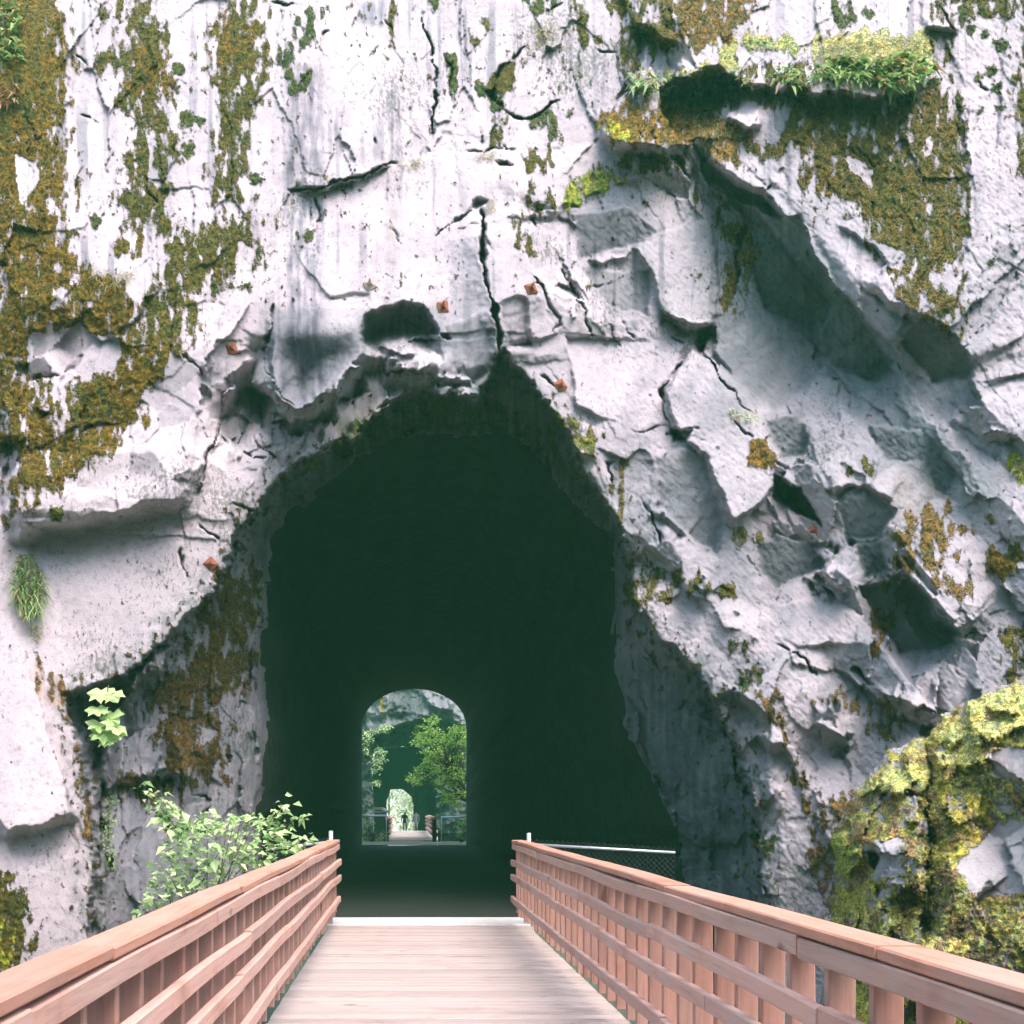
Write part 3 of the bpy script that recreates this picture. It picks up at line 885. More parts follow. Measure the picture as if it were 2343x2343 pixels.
# traced faces right of the arch: (outline, lean, set back, colour dimmed for shade)
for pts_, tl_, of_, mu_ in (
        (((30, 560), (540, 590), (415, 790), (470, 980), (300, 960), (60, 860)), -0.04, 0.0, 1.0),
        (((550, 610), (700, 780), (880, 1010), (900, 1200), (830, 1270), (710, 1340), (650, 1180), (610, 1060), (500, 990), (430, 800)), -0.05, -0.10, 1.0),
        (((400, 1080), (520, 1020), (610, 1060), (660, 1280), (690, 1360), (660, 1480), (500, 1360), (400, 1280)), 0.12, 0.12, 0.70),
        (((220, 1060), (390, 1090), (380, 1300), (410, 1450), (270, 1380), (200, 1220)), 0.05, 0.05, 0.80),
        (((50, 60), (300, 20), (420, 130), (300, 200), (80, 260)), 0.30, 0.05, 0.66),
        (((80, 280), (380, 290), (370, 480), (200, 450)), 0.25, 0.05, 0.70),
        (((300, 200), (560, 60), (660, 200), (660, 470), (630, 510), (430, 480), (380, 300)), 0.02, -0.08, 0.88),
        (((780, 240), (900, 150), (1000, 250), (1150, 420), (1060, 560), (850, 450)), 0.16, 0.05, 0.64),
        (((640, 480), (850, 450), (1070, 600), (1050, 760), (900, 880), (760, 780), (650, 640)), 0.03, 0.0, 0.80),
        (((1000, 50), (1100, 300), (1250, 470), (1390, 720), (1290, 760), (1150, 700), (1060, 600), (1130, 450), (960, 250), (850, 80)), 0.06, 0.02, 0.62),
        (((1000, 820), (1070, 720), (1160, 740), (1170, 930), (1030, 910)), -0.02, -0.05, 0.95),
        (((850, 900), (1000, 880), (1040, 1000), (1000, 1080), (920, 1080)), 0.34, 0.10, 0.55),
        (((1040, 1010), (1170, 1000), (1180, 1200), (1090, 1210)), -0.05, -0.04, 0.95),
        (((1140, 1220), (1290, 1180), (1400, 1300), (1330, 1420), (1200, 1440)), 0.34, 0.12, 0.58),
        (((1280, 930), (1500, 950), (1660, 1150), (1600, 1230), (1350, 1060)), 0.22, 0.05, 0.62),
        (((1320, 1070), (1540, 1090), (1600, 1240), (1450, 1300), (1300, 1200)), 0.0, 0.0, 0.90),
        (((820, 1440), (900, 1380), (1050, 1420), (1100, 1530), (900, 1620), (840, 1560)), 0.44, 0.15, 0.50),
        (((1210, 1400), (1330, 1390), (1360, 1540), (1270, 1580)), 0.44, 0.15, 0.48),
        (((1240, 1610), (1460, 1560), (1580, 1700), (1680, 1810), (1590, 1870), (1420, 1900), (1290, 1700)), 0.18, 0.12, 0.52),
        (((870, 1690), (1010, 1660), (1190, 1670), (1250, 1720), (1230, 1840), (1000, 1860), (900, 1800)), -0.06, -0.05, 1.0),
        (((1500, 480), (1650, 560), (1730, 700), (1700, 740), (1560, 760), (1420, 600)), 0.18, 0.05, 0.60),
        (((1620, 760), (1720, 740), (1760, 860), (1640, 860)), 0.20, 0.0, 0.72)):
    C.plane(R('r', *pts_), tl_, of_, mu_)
C.pit(R('r', (890, 1140), (1000, 1200), (1060, 1280), (1090, 1370), (1000, 1290), (900, 1250)), 0.9, 8)
C.pit(R('r', (560, 520), (640, 510), (620, 580), (600, 650), (545, 600)), 0.5, 8)
C.pit(R('r', (470, 960), (560, 960), (510, 1010), (480, 1010)), 0.4, 5)
g(R('r', (430, 470), (480, 495), (560, 510), (640, 512)), 0.10, UP, w=14, L=40, rec=0.2, Lr=12, taper=10)
g(R('r', (400, 1290), (460, 1320), (540, 1385)), 0.08, UR, w=14, L=30, rec=0.12, Lr=12, taper=8)
g(R('r', (1130, 1220), (1200, 1185), (1290, 1180), (1390, 1240)), 0.10, UP, w=10, L=40, rec=0.12, Lr=12, taper=8)
g(R('r', (1090, 1530), (1160, 1590), (1230, 1640)), 0.14, UR, w=16, L=40, rec=0.2, Lr=12, taper=8)
g(R('r', (1450, 1560), (1540, 1660), (1680, 1815)), 0.22, UR, w=26, L=80, rec=0.3, Lr=20, taper=10)
g(R('r', (1230, 1090), (1460, 900), (1500, 910)), 0.0, UR, w=10)
# the brow block: its face rolls under to a dark gap; hollow to its left
fl(R('q', (1020, 1120), (1400, 1100), (1370, 1330), (1250, 1430), (1120, 1540), (1060, 1480), (1010, 1380)), 0.95, 12)
C.pit(R('q', (1000, 1200), (1380, 1190), (1400, 1340), (1260, 1450), (1120, 1560), (1050, 1490), (1000, 1390)), 0.45, 60, tilt=(0, 0.55))
C.plane(R('q', (990, 1220), (1400, 1180), (1370, 1370), (1250, 1450), (1120, 1550), (1050, 1490)), 0.62, 0.10, 0.55, 60)  # 0.55 darkens the stone for the shadow under the brow
C.crack(R('q', (1010, 1270), (990, 1370), (1060, 1490), (1125, 1550)), 4, 0.12, 40, 0.03)
g(R('q', (760, 1640), (820, 1540), (880, 1470), (950, 1400), (1000, 1380)), 0.06, UL, w=70, L=120, rec=0.55, Lr=14, taper=50)
g(R('q', (1000, 1390), (1060, 1500), (1130, 1560), (1250, 1470), (1370, 1390)), 0.05, UP, w=40, L=60, rec=0.45, Lr=14, taper=40)
fl(R('q', (930, 1560), (990, 1510), (1060, 1650), (1070, 1690), (960, 1640)), 0.95, 8)
fl(R('q', (1440, 1340), (1640, 1330), (1650, 1400), (1560, 1380), (1468, 1408)), 0.9, 6)
fl(R('q', (1670, 1210), (1820, 1180), (1880, 1380), (1800, 1500), (1700, 1400)), 0.9, 12, 0.1)
g(R('q', (1430, 1330), (1468, 1415), (1560, 1382), (1630, 1400), (1660, 1450)), 0.16, UP, w=12, L=50, rec=0.1, Lr=30, taper=10)
fz_(R('q', (740, 1420), (900, 1340), (1000, 1380), (1060, 1500), (1130, 1560), (1260, 1460), (1400, 1340), (1700, 1380), (1880, 1480), (1800, 1580), (1300, 1580), (1000, 1780), (860, 1760)), 120, 26, 38, 0.5, 0.9, 0.4, 906, 10)
C.facets(R('q', (760, 1420), (1000, 1390), (1130, 1570), (1400, 1350), (1700, 1390), (1850, 1480), (1750, 1560), (1300, 1560), (1000, 1760), (860, 1740)), 70, 24, 34, 0.5, 0.03, 0.05, 907, 16)
log_, C.log = C.log, None
for (p_, w_, d_, t_, j_) in log_:
    C.crack(p_, w_ * 0.65, d_ * 0.7, t_, j_)
# --- tunnel mouth: soffit / reveal band recedes from the lip into the bore
jx = C.wx + 7 * fbm(C.X / 24, C.Y / 24, 3, 133); jy = C.wy + 7 * fbm(C.X / 24, C.Y / 24, 3, 143)
sd_out = C.sdist(M_out, jx, jy)
sd_in = C.sdist(M_in, C.X + 0.5 * (C.wx - C.X), C.Y + 0.5 * (C.wy - C.Y))
t = np.where(sd_out > 0, sd_out / (sd_out + np.clip(-sd_in, 0, None) + 1e-6), 0)
t = np.where(sd_in > 0, 1, t)
inband = sst(sd_out / 14.0)
leftside = sst((700 - C.X) / 120.0) * sst((C.Y - 1150) / 200.0)
rec = (0.45 * (1 - leftside) + 0.70 * leftside) * inband + (2.1 - 0.3 * leftside) * np.clip(t, 0, 1) ** (1.0 + 0.25 * leftside)
rough_band = inband * (0.07 * fbm(C.X / 30, C.Y / 60, 4, 91) + 0.14 * np.abs(fbm(C.X / 70, C.Y / 110, 3, 97)) + 0.10 * (1 - leftside) * fbm(C.X / 30, C.Y / 24, 3, 93))
C.D += rec + rough_band + np.clip(sd_in, 0, 60) * 0.05
C.facets(R(4, (1200, 1260), (1330, 1030), (1480, 800), (1930, 540), (2140, 480), (2140, 620), (1750, 850), (1520, 1060), (1450, 1260), (1440, 1700), (1100, 1700)), 110, 24, 34, 0.4, 0.07, 0.07, 908, 14)
C.facets(R(5, (0, 480), (260, 400), (480, 290), (760, 350), (900, 150), (1250, 460), (1530, 970), (1560, 1120), (1400, 1020), (1080, 630), (720, 550), (0, 700)), 130, 24, 34, 0.4, 0.07, 0.07, 909, 14)
bandpoly = M_in
C.pit(R(4, (705, 1930), (760, 1850), (840, 1745), (945, 1700), (950, 1730), (915, 1860), (830, 1850), (740, 1960)), -0.62, 7)
for pl in (R(4, (1330, 620), (1400, 690), (1470, 670)), R(4, (1390, 550), (1470, 640), (1520, 700)), R(4, (1250, 940), (1340, 930), (1400, 960)), R(4, (1450, 720), (1470, 830)),
           R(4, (1090, 1045), (1140, 1090), (1200, 1120)), R(4, (1220, 540), (1270, 600)), R(4, (1000, 90), (1070, 160), (1120, 220)), R(4, (1520, 390), (1560, 520), (1570, 590)), R(4, (1000, 1170), (1020, 1290), (1045, 1340))):
    C.crack(pl, 4.5, 0.12, 12)
# reveal details (left wall) and right wall
g(R(7, (620, 590), (800, 572), (900, 530), (1045, 592)), 0.30, UP, w=24, L=70, rec=0.25, Lr=40, taper=15)
C.crack(R(7, (1000, 652), (1090, 670), (1175, 702)), 6, 0.16)
C.crack(R(7, (985, 262), (1060, 248), (1140, 245)), 6, 0.14)
C.crack(R(7, (1080, 800), (1150, 750), (1180, 700)), 12, 0.22)
C.crack(R(7, (800, 700), (870, 770), (960, 880)), 14, 0.25)
rev_l = R(7, (560, 0), (1400, 0), (1400, 1400), (560, 1400)) 
C.facets(rev_l, 60, 50, 130, 0.0, 0.05, 0.08, 61)
C.facets(R(7, (1200, -200), (1440, -200), (1440, 900), (1200, 900)), 60, 18, 70, 0.0, 0.05, 0.05, 62, 20)
rev_r = R('c', (120, 500), (600, 500), (900, 1000), (1000, 1500), (1010, 2000), (500, 2000), (480, 1500), (150, 720))
C.facets(rev_r, 60, 45, 110, -0.3, 0.05, 0.09, 63)
g(R('c', (560, 1480), (620, 1425), (720, 1425), (860, 1475)), 0.35, UP, w=22, L=120, rec=0.25, Lr=70, taper=12)
g(R('c', (870, 1000), (930, 1140), (900, 1280), (960, 1400)), 0.15, RT, w=16, L=60)
C.crack(R('c', (985, 1400), (985, 1700), (1000, 1950)), 8, 0.2)
g(R('c', (850, 480), (930, 560), (1010, 620), (1075, 630)), 0.4, UR, w=26, L=70, rec=0.3, Lr=60, taper=10)
g(R('c', (1010, 760), (1060, 830), (1150, 820)), 0.3, UP, w=20, L=50, rec=0.3, Lr=70, taper=8)

fz_(R('d', (400, 1150), (440, 1020), (500, 880), (700, 720), (950, 690), (1160, 980), (1200, 1180), (1480, 1500), (1460, 1900), (1180, 1900), (860, 800), (490, 1200), (490, 1900), (190, 1900), (190, 1420), (300, 1280)), 420, 34, 60, 0.1, 0.85, 0.25, 905, 20)
# --- overall roughness
rightw0 = sst((C.X - 1250) / 250)
und = 0.06 * fbm(C.X / 330, C.Y / 420, 2, 40)
fine = 0.007 * fbm(C.X / 22, C.Y / 30, 4, 48, 0.65) + 0.005 * rightw0 * fbm((C.X + C.Y) / 40, (C.X - C.Y) / 11, 3, 49, 0.7)
ridged = np.abs(perlin(C.X / 45 + 0.5 * C.Y / 45, C.Y / 60, 52))
rightw = sst((C.X - 1250) / 250)
C.D += und + fine * (0.7 + 1.1 * rightw) + rightw * 0.02 * (0.35 - ridged)

# --- rock colour: seepage streaks, plus darker tints for shade on brow, pocket and overhangs
LIL = (0.62, 0.60, 0.66)
st = C.stain
st(R(1, (1590, 350), (1780, 380), (1780, 1040), (1590, 1040)), (0.40, 0.39, 0.45), 14, 0.45, seed=1)
st(R(1, (1600, 1110), (1780, 1130), (1760, 1930), (1600, 1930)), (0.38, 0.40, 0.46), 16, 0.45, seed=2)
st(R(2, (100, 0), (270, 0), (270, 140), (110, 130)), (0.45, 0.48, 0.56), 12, seed=3)
st(R(2, (275, 500), (350, 520), (345, 900), (285, 900)), (0.48, 0.48, 0.54), 10, seed=4)
st(R(2, (280, 950), (340, 950), (320, 1700), (270, 1700)), (0.8, 0.74, 0.72), 10, seed=5)
st(R(4, (1490, 0), (1930, 0), (1930, 180), (1640, 400), (1500, 300)), (0.50, 0.50, 0.55), 30, 0.2, seed=6)
st(R(2, (130, 1740), (560, 1700), (600, 1930), (130, 1930)), (0.45, 0.5, 0.52), 24, 0.2, seed=7)
st(R(5, (580, 0), (830, 0), (850, 300), (760, 340), (620, 300)), (0.62, 0.64, 0.68), 24, seed=8)
st(R(2, (640, 1440), (800, 1400), (900, 1850), (900, 1930), (580, 1930), (600, 1780)), (0.74, 0.77, 0.80), 60, seed=9)
st(R(3, (-100, 800), (330, 960), (700, 1300), (1000, 1750), (1250, 1930), (300, 1930), (200, 1300), (-80, 1100)), (0.70, 0.74, 0.74), 60, 0.3, seed=13)
st(R(6, (1180, 750), (1480, 800), (1400, 1000), (1200, 1100)), (0.90, 0.80, 0.74), 40, seed=19)
st(M_out, (0.44, 0.46, 0.51), 12, 0.15, seed=21)  # reveal and soffit albedo lowered to deepen shadow inside the mouth
st(R('c', (100, 300), (640, 420), (900, 1000), (1010, 1500), (1010, 2000), (500, 2000), (480, 1500), (150, 720)), (0.62, 0.67, 0.72), 30, 0.35, seed=22)
st(R(5, (0, 470), (260, 400), (480, 290), (760, 350), (900, 120), (1250, 450), (1500, 960), (1560, 1120), (1400, 1010), (1080, 620), (720, 540), (0, 700)), (0.36, 0.44, 0.28), 20, 0.2, seed=23)
st(R(9, (760, 150), (1050, 80), (1300, 150), (1360, 210), (1230, 420), (1000, 260)), (0.72, 0.62, 0.55), 30, 0.5, seed=24)
st(R(7, (150, -100), (330, 0), (430, 300), (350, 200), (200, 130)), (0.9, 0.68, 0.5), 16, 0.5, seed=25)
strk = sst((fbm(C.X / 30, C.Y / 700, 3, 66) + 0.25 * fbm(C.X / 9, C.Y / 90, 3, 67) - 0.12) * 2.2) * sst((900 - C.Y) / 300)
C.rock *= 1 - (strk * sst(fbm(C.X / 200, C.Y / 260, 3, 69) + 0.5))[..., None] * np.array((0.44, 0.40, 0.37))
fr_m = sst((C.X - 1300) / 200) * sst((C.Y - 380) / 200)
shade_tint = sst(fbm((C.X + 0.7 * C.Y) / 170, (C.Y - 0.7 * C.X) / 330, 3, 68) * 1.6 + 0.35) * fr_m
C.rock *= 1 - shade_tint[..., None] * np.array((0.28, 0.24, 0.22))
st(R(4, (1240, 1220), (1330, 1030), (1400, 960), (1500, 800), (1750, 640), (1930, 565), (1930, 700), (1750, 830), (1600, 950), (1520, 1050), (1470, 1150), (1440, 1250)), (0.55, 0.62, 0.5), 10, 0.3, seed=26)
st(R('q', (740, 1400), (980, 1360), (1120, 1560), (1380, 1360), (1660, 1390), (1840, 1480), (1700, 1540), (1300, 1540), (1000, 1720), (860, 1700)), (0.66, 0.70, 0.72), 24, 0.5, seed=29)
st(R('q', (1010, 1130), (1250, 1130), (1200, 1300), (1330, 1300), (1250, 1440), (1120, 1550), (1050, 1480), (1000, 1380)), (0.55, 0.53, 0.58), 24, 0.3, seed=27)
st(R('r', (780, 150), (1000, 100), (1250, 470), (1560, 900), (1850, 1200), (1700, 1300), (1500, 1000), (1250, 900), (1050, 760), (1060, 600), (850, 450)), (0.66, 0.71, 0.71), 40, 0.25, seed=28)
C.rock *= 1 - (sst((C.X - 1350) / 350) * sst((C.Y - 330) / 250))[..., None] * np.array((0.17, 0.13, 0.12))  # whole right side greyed to match its dimmer light
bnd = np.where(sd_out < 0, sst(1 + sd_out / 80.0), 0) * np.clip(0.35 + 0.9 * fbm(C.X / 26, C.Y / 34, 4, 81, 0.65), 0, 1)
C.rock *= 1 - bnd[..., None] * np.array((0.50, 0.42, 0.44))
# broad pale-to-grey weathering everywhere
wth = sst(fbm(C.X / 240, C.Y / 520, 3, 60) * 0.9 + 0.35)[..., None]
C.rock *= 1 - 0.13 * wth * np.array((1.0, 0.85, 0.75))

# --- moss
BR, OL, GR, YG, DK, TN = (0.088, 0.060, 0.006), (0.060, 0.054, 0.009), (0.040, 0.055, 0.014), (0.24, 0.25, 0.025), (0.028, 0.045, 0.016), (0.15, 0.10, 0.045)
A = C.add_moss
A(R(1, (-200, -200), (230, -200), (360, 60), (350, 500), (340, 760), (370, 900), (390, 1000), (360, 1250), (380, 1400), (500, 1500), (640, 1570), (740, 1700), (750, 1800), (700, 1930), (-200, 1930)), BR, 0.85, seed=1)
A(R(1, (100, 0), (230, 0), (300, 300), (200, 700), (0, 800), (0, 300)), OL, 0.9, seed=101)
A(R(1, (560, -60), (640, 0), (830, -40), (910, 100), (920, 330), (880, 480), (940, 600), (1000, 800), (930, 950), (950, 1200), (940, 1300), (780, 1300), (640, 1100), (650, 980), (700, 800), (690, 620), (640, 580), (690, 400), (540, 370), (580, 310), (690, 300), (680, 100)), OL, 0.62, seed=2)
A(R(1, (700, 300), (910, 250), (880, 600), (720, 620)), BR, 0.8, seed=102)
A(R(1, (380, 0), (600, 0), (650, 150), (560, 200), (420, 100)), OL, 0.25, seed=103)
A(R(1, (1240, -40), (1460, -40), (1430, 200), (1480, 400), (1450, 600), (1350, 700), (1360, 860), (1320, 1100), (1240, 1150), (1150, 980), (1230, 850), (1220, 600), (1170, 380), (1180, 180), (1230, 100)), OL, 0.55, seed=3)
A(R(1, (1180, 150), (1430, 130), (1400, 300), (1190, 340)), BR, 0.9, seed=104)
A(R(1, (1240, 550), (1350, 600), (1340, 1100), (1180, 1000)), OL, 0.85, seed=105)
A(R(1, (1550, 60), (1800, 60), (1850, 180), (1700, 330), (1720, 450), (1600, 520), (1560, 250)), GR, 0.38, seed=4)
A(R(1, (960, 1330), (1200, 1240), (1400, 1220), (1400, 1400), (1330, 1550), (1130, 1560), (1110, 1680), (1000, 1930), (760, 1930), (780, 1680), (880, 1500)), OL, 0.85, seed=5)
A(R(1, (1350, 1300), (1480, 1400), (1500, 1600), (1200, 1650), (1150, 1560)), GR, 0.28, seed=106)
A(R(1, (630, 1330), (800, 1320), (800, 1420), (690, 1430)), BR, 0.7, 14, seed=6)
A(R(1, (1630, 1280), (1740, 1240), (1730, 1310), (1640, 1320)), GR, 0.6, 10, seed=7)
A(R(4, (-200, -60), (150, -20), (160, 200), (260, 280), (330, 450), (440, 550), (390, 400), (430, 250), (520, 230), (620, 180), (700, 60), (650, -30), (1050, -20), (900, 130), (830, 280), (800, 440), (700, 520), (600, 620), (520, 680), (350, 830), (200, 900), (50, 1010), (30, 850), (80, 650), (-200, 600)), BR, 0.78, seed=8)
A(R(4, (360, 300), (520, 240), (640, 250), (650, 420), (450, 560), (380, 430)), OL, 0.7, seed=108)
A(R(4, (1200, 1330), (1440, 1250), (1460, 1400), (1440, 1700), (1420, 1930), (900, 1930), (950, 1800), (1130, 1500)), (0.060, 0.040, 0.010), 0.66, seed=9)
A(R(7, (950, -20), (1300, -20), (1270, 300), (1260, 560), (1200, 680), (1080, 600), (900, 500), (850, 250), (700, 200)), (0.070, 0.042, 0.013), 0.56, seed=10)
A(R(7, (600, 560), (1050, 590), (1000, 720), (700, 720)), (0.06, 0.035, 0.012), 0.5, seed=110)
A(R(7, (150, -120), (330, 0), (400, 150), (450, 420), (500, 720), (510, 950), (440, 700), (400, 400), (350, 150), (230, 130)), (0.13, 0.075, 0.03), 0.5, 16, seed=11)
A(R(7, (-200, 1090), (90, 1110), (140, 1250), (190, 1400), (170, 1500), (60, 1620), (-200, 1700)), OL, 0.85, 20, seed=12)
A(R(7, (-100, 1300), (60, 1320), (120, 1500), (30, 1640), (-100, 1600)), YG, 0.8, 20, seed=112)
A(R(2, (1000, 850), (1240, 800), (1200, 1200), (1190, 1300), (1100, 1400), (1010, 1350), (1000, 1250), (1040, 1050)), OL, 0.52, seed=13)
A(R(2, (870, 420), (1050, 280), (1060, 330), (930, 490), (880, 560), (790, 490)), OL, 0.8, 14, seed=14)
A(R(2, (760, 440), (900, 480), (920, 620), (960, 650), (840, 580)), DK, 0.7, 12, seed=114)
A(R(2, (855, 650), (915, 660), (900, 815), (850, 815)), OL, 0.7, 10, seed=15)
A(R(2, (1040, 650), (1250, 540), (1300, 620), (1200, 770), (1080, 700)), GR, 0.6, 16, seed=16)
A(R(2, (1290, -30), (1380, 60), (1390, 150), (1450, 220), (1340, 280), (1290, 100)), OL, 0.7, 14, seed=17)
A(R(2, (480, -30), (620, -30), (610, 80), (500, 60)), GR, 0.7, 14, seed=18)
A(R(2, (960, -30), (1260, -30), (1200, 80), (1080, 70)), GR, 0.6, 14, seed=19)
A(R(2, (700, 60), (900, 60), (800, 260), (740, 260)), OL, 0.3, 20, seed=119)
A(R(2, (1200, 250), (1450, 250), (1400, 560), (1250, 500)), GR, 0.25, 20, seed=120)
A(R(2, (590, 285), (640, 300), (660, 420), (640, 560), (610, 420)), GR, 0.6, 8, seed=121)
A(R(2, (280, 0), (330, 0), (330, 350), (280, 340)), OL, 0.45, 8, seed=122)
A(R(2, (1440, -60), (1960, -60), (1960, 240), (1840, 270), (1600, 420), (1540, 290), (1600, 100)), OL, 0.68, seed=20)
A(R(2, (1445, 680), (1560, 560), (1700, 550), (1960, 540), (1960, 790), (1780, 810), (1600, 800), (1480, 740)), (0.12, 0.075, 0.012), 0.85, 18, seed=21)
A(R(2, (1450, 690), (1540, 680), (1640, 730), (1620, 790), (1500, 750)), YG, 0.85, 12, seed=22)
A(R(2, (1230, 1140), (1280, 1050), (1420, 960), (1560, 925), (1575, 1000), (1400, 1070), (1260, 1170)), (0.24, 0.26, 0.05), 0.9, 12, seed=23)
A(R(2, (1430, 960), (1550, 860), (1930, 830), (1930, 960), (1700, 960), (1560, 930)), OL, 0.6, 16, seed=24)
A(R(3, (-60, 600), (130, 600), (300, 700), (500, 780), (600, 700), (720, 560), (900, 520), (1100, 550), (1350, 490), (1450, 480), (1560, 580), (1620, 740), (1560, 800), (1590, 950), (1590, 1150), (1550, 1300), (1500, 1450), (1520, 1600), (1600, 1750), (1580, 1850), (1530, 1850), (1480, 1780), (1350, 1720), (1260, 1620), (1230, 1500), (1280, 1440), (1080, 1340), (1090, 1200), (1060, 1180), (980, 1180), (860, 1110), (740, 1080), (720, 870), (640, 830), (520, 850), (330, 950), (280, 830), (150, 790), (-60, 760)), (0.072, 0.055, 0.010), 0.78, seed=25)
A(R(3, (1080, 900), (1580, 850), (1580, 1150), (1500, 1450), (1250, 1450), (1100, 1300)), OL, 0.85, 20, seed=125)
A(R(3, (0, 620), (300, 690), (420, 760), (330, 900), (200, 780), (0, 740)), (0.16, 0.10, 0.035), 0.8, 20, seed=126)
A(R(3, (740, 620), (950, 600), (900, 800), (780, 800)), TN, 0.6, 20, seed=127)
A(R(3, (1430, 250), (1600, 200), (1560, 350), (1620, 600), (1480, 560)), OL, 0.4, 18, seed=128)
A(R(3, (1560, 700), (1640, 740), (1600, 1600), (1700, 1880), (1560, 1860)), OL, 0.35, 20, seed=129)
A(R(3, (-60, 0), (180, -40), (430, -40), (380, 100), (300, 230), (180, 250), (-60, 260)), (0.095, 0.062, 0.015), 0.75, 20, seed=26)
A(R(3, (-60, 410), (100, 385), (300, 325), (230, 255), (420, 215), (640, 215), (770, 250), (700, 290), (500, 285), (330, 290), (340, 380), (120, 410)), (0.28, 0.28, 0.11), 0.8, 14, seed=27)
A(R(3, (790, 185), (1400, 185), (1430, 330), (1350, 420), (1100, 330), (900, 330), (780, 370)), (0.36, 0.34, 0.17), 0.95, 14, seed=28)
A(R(3, (-60, 440), (330, 400), (340, 480), (290, 600), (-60, 600)), DK, 0.75, 18, seed=29)
A(R(3, (330, 330), (760, 400), (720, 560), (560, 640), (330, 480)), OL, 0.45, 18, seed=30)
A(R(3, (1430, -60), (2200, -60), (2200, 150), (1700, 90), (1620, 150), (1430, 90)), OL, 0.68, 18, seed=31)
A(R(3, (1885, 120), (2300, 120), (2300, 1050), (1880, 950)), OL, 0.42, 18, seed=32)
A(R(3, (850, -20), (1000, -20), (980, 150), (900, 150)), GR, 0.5, 14, seed=132)
A(R(3, (240, 1250), (400, 1100), (440, 1300), (410, 1600), (390, 1750), (250, 1680), (300, 1400)), (0.10, 0.08, 0.025), 0.60, 18, seed=33)
A(R(3, (0, 860), (160, 1000), (360, 1100), (240, 1250), (60, 1080)), OL, 0.45, 18, seed=133)
A(R(6, (425, 565), (500, 575), (575, 705), (540, 735), (425, 695)), (0.11, 0.065, 0.01), 0.95, 8, seed=34)
A(R(6, (1380, 950), (1500, 920), (1600, 1030), (1780, 1010), (1500, 1130), (1560, 1220), (1440, 1280), (1650, 1380), (1600, 1460), (1430, 1390), (1320, 1290), (1180, 1350), (1170, 1300), (1230, 1150), (1190, 1100)), (0.12, 0.078, 0.025), 0.62, 20, seed=35)
A(R(6, (1720, 1170), (1860, 1110), (1960, 1250), (1850, 1340), (1730, 1290)), BR, 0.8, 16, seed=36)
A(R(6, (1080, 1520), (1260, 1470), (1180, 1720), (1080, 1760)), (0.09, 0.05, 0.02), 0.65, 16, seed=37)
A(R(6, (0, 1290), (300, 1370), (330, 1440), (150, 1450), (0, 1370)), OL, 0.5, 16, seed=38)
A(R(6, (280, 1780), (390, 1640), (490, 1900), (400, 1950)), GR, 0.5, 16, seed=39)
A(R(6, (950, 740), (1090, 640), (1100, 800), (1010, 760)), OL, 0.42, 14, seed=40)
A(R(6, (300, 1050), (470, 1050), (450, 1150), (360, 1150)), (0.10, 0.09, 0.03), 0.5, 14, seed=41)
A(R(6, (80, -20), (200, -20), (200, 80), (120, 60)), OL, 0.6, 10, seed=42)
A(R(6, (1840, 660), (2100, 640), (2100, 820), (1860, 800)), YG, 0.7, 14, seed=43)
A(R(6, (1800, 1600), (2100, 1560), (2100, 1930), (1830, 1930)), OL, 0.42, 18, seed=44)
A(R(9, (340, -30), (500, -30), (620, 200), (680, 400), (760, 560), (830, 720), (770, 900), (680, 700), (600, 400), (530, 250)), (0.085, 0.058, 0.018), 0.45, 18, seed=45)
A(R(9, (760, 150), (1050, 90), (1280, 150), (1350, 200), (1230, 420), (1160, 370), (1000, 250)), (0.11, 0.075, 0.035), 0.40, 18, seed=46)
A(R(9, (880, 640), (1050, 600), (920, 880), (860, 1300), (740, 1100), (750, 900)), (0.12, 0.075, 0.035), 0.45, 18, seed=47)
A(R(5, (0, 520), (300, 440), (480, 330), (760, 380), (860, 300), (950, 420), (1200, 520), (1300, 700), (1200, 760), (1080, 620), (720, 540), (300, 570), (0, 700)), (0.045, 0.055, 0.012), 0.5, 18, seed=48)
A(R(5, (1200, 400), (1420, 540), (1480, 560), (1440, 640), (1340, 650)), (0.10, 0.10, 0.025), 0.55, 14, seed=49)
A(R(5, (1480, 680), (1640, 660), (1620, 850), (1580, 1050), (1520, 900)), (0.10, 0.08, 0.03), 0.42, 14, seed=50)
A(R(5, (1540, 1200), (1900, 1300), (1850, 1480), (1620, 1500)), OL, 0.42, 18, seed=51)
A(R('c', (950, 1400), (1090, 1430), (1080, 1520), (990, 1540)), GR, 0.6, 12, seed=52)
A(R(4, (1660, 690), (1760, 660), (1760, 720), (1680, 740)), (0.08, 0.10, 0.02), 0.5, 10, seed=53)
for cx, cy, r_, rg in ((1420, 975, 36, 1), (1035, 660, 40, 1), (1100, 675, 26, 1), (1040, 830, 40, 1), (520, 1225, 32, 1), (990, 380, 34, 1), (965, 485, 18, 1),
                       (312, 975, 34, 4), (1720, 200, 22, 3), (1800, 250, 34, 3), (1640, 160, 22, 3), (1680, 420, 22, 3), (1740, 390, 24, 3), (1785, 490, 28, 3),
                       (1690, 600, 22, 3), (1800, 600, 22, 3), (1592, 1215, 26, 3), (1445, 455, 28, 3), (1610, 50, 30, 3), (920, 120, 34, 3), (1080, 80, 34, 3), (1745, 1450, 16, 3), (1700, 60, 20, 3)):
    A(R(rg, *[(cx + r_ * math.cos(a), cy + r_ * math.sin(a)) for a in np.linspace(0, 6.28, 9)[:-1]]), GR if rg != 4 else (0.09, 0.10, 0.015), 0.95, 8, sc=14, ver=1, seed=int(cx) % 91, amp=0.6)
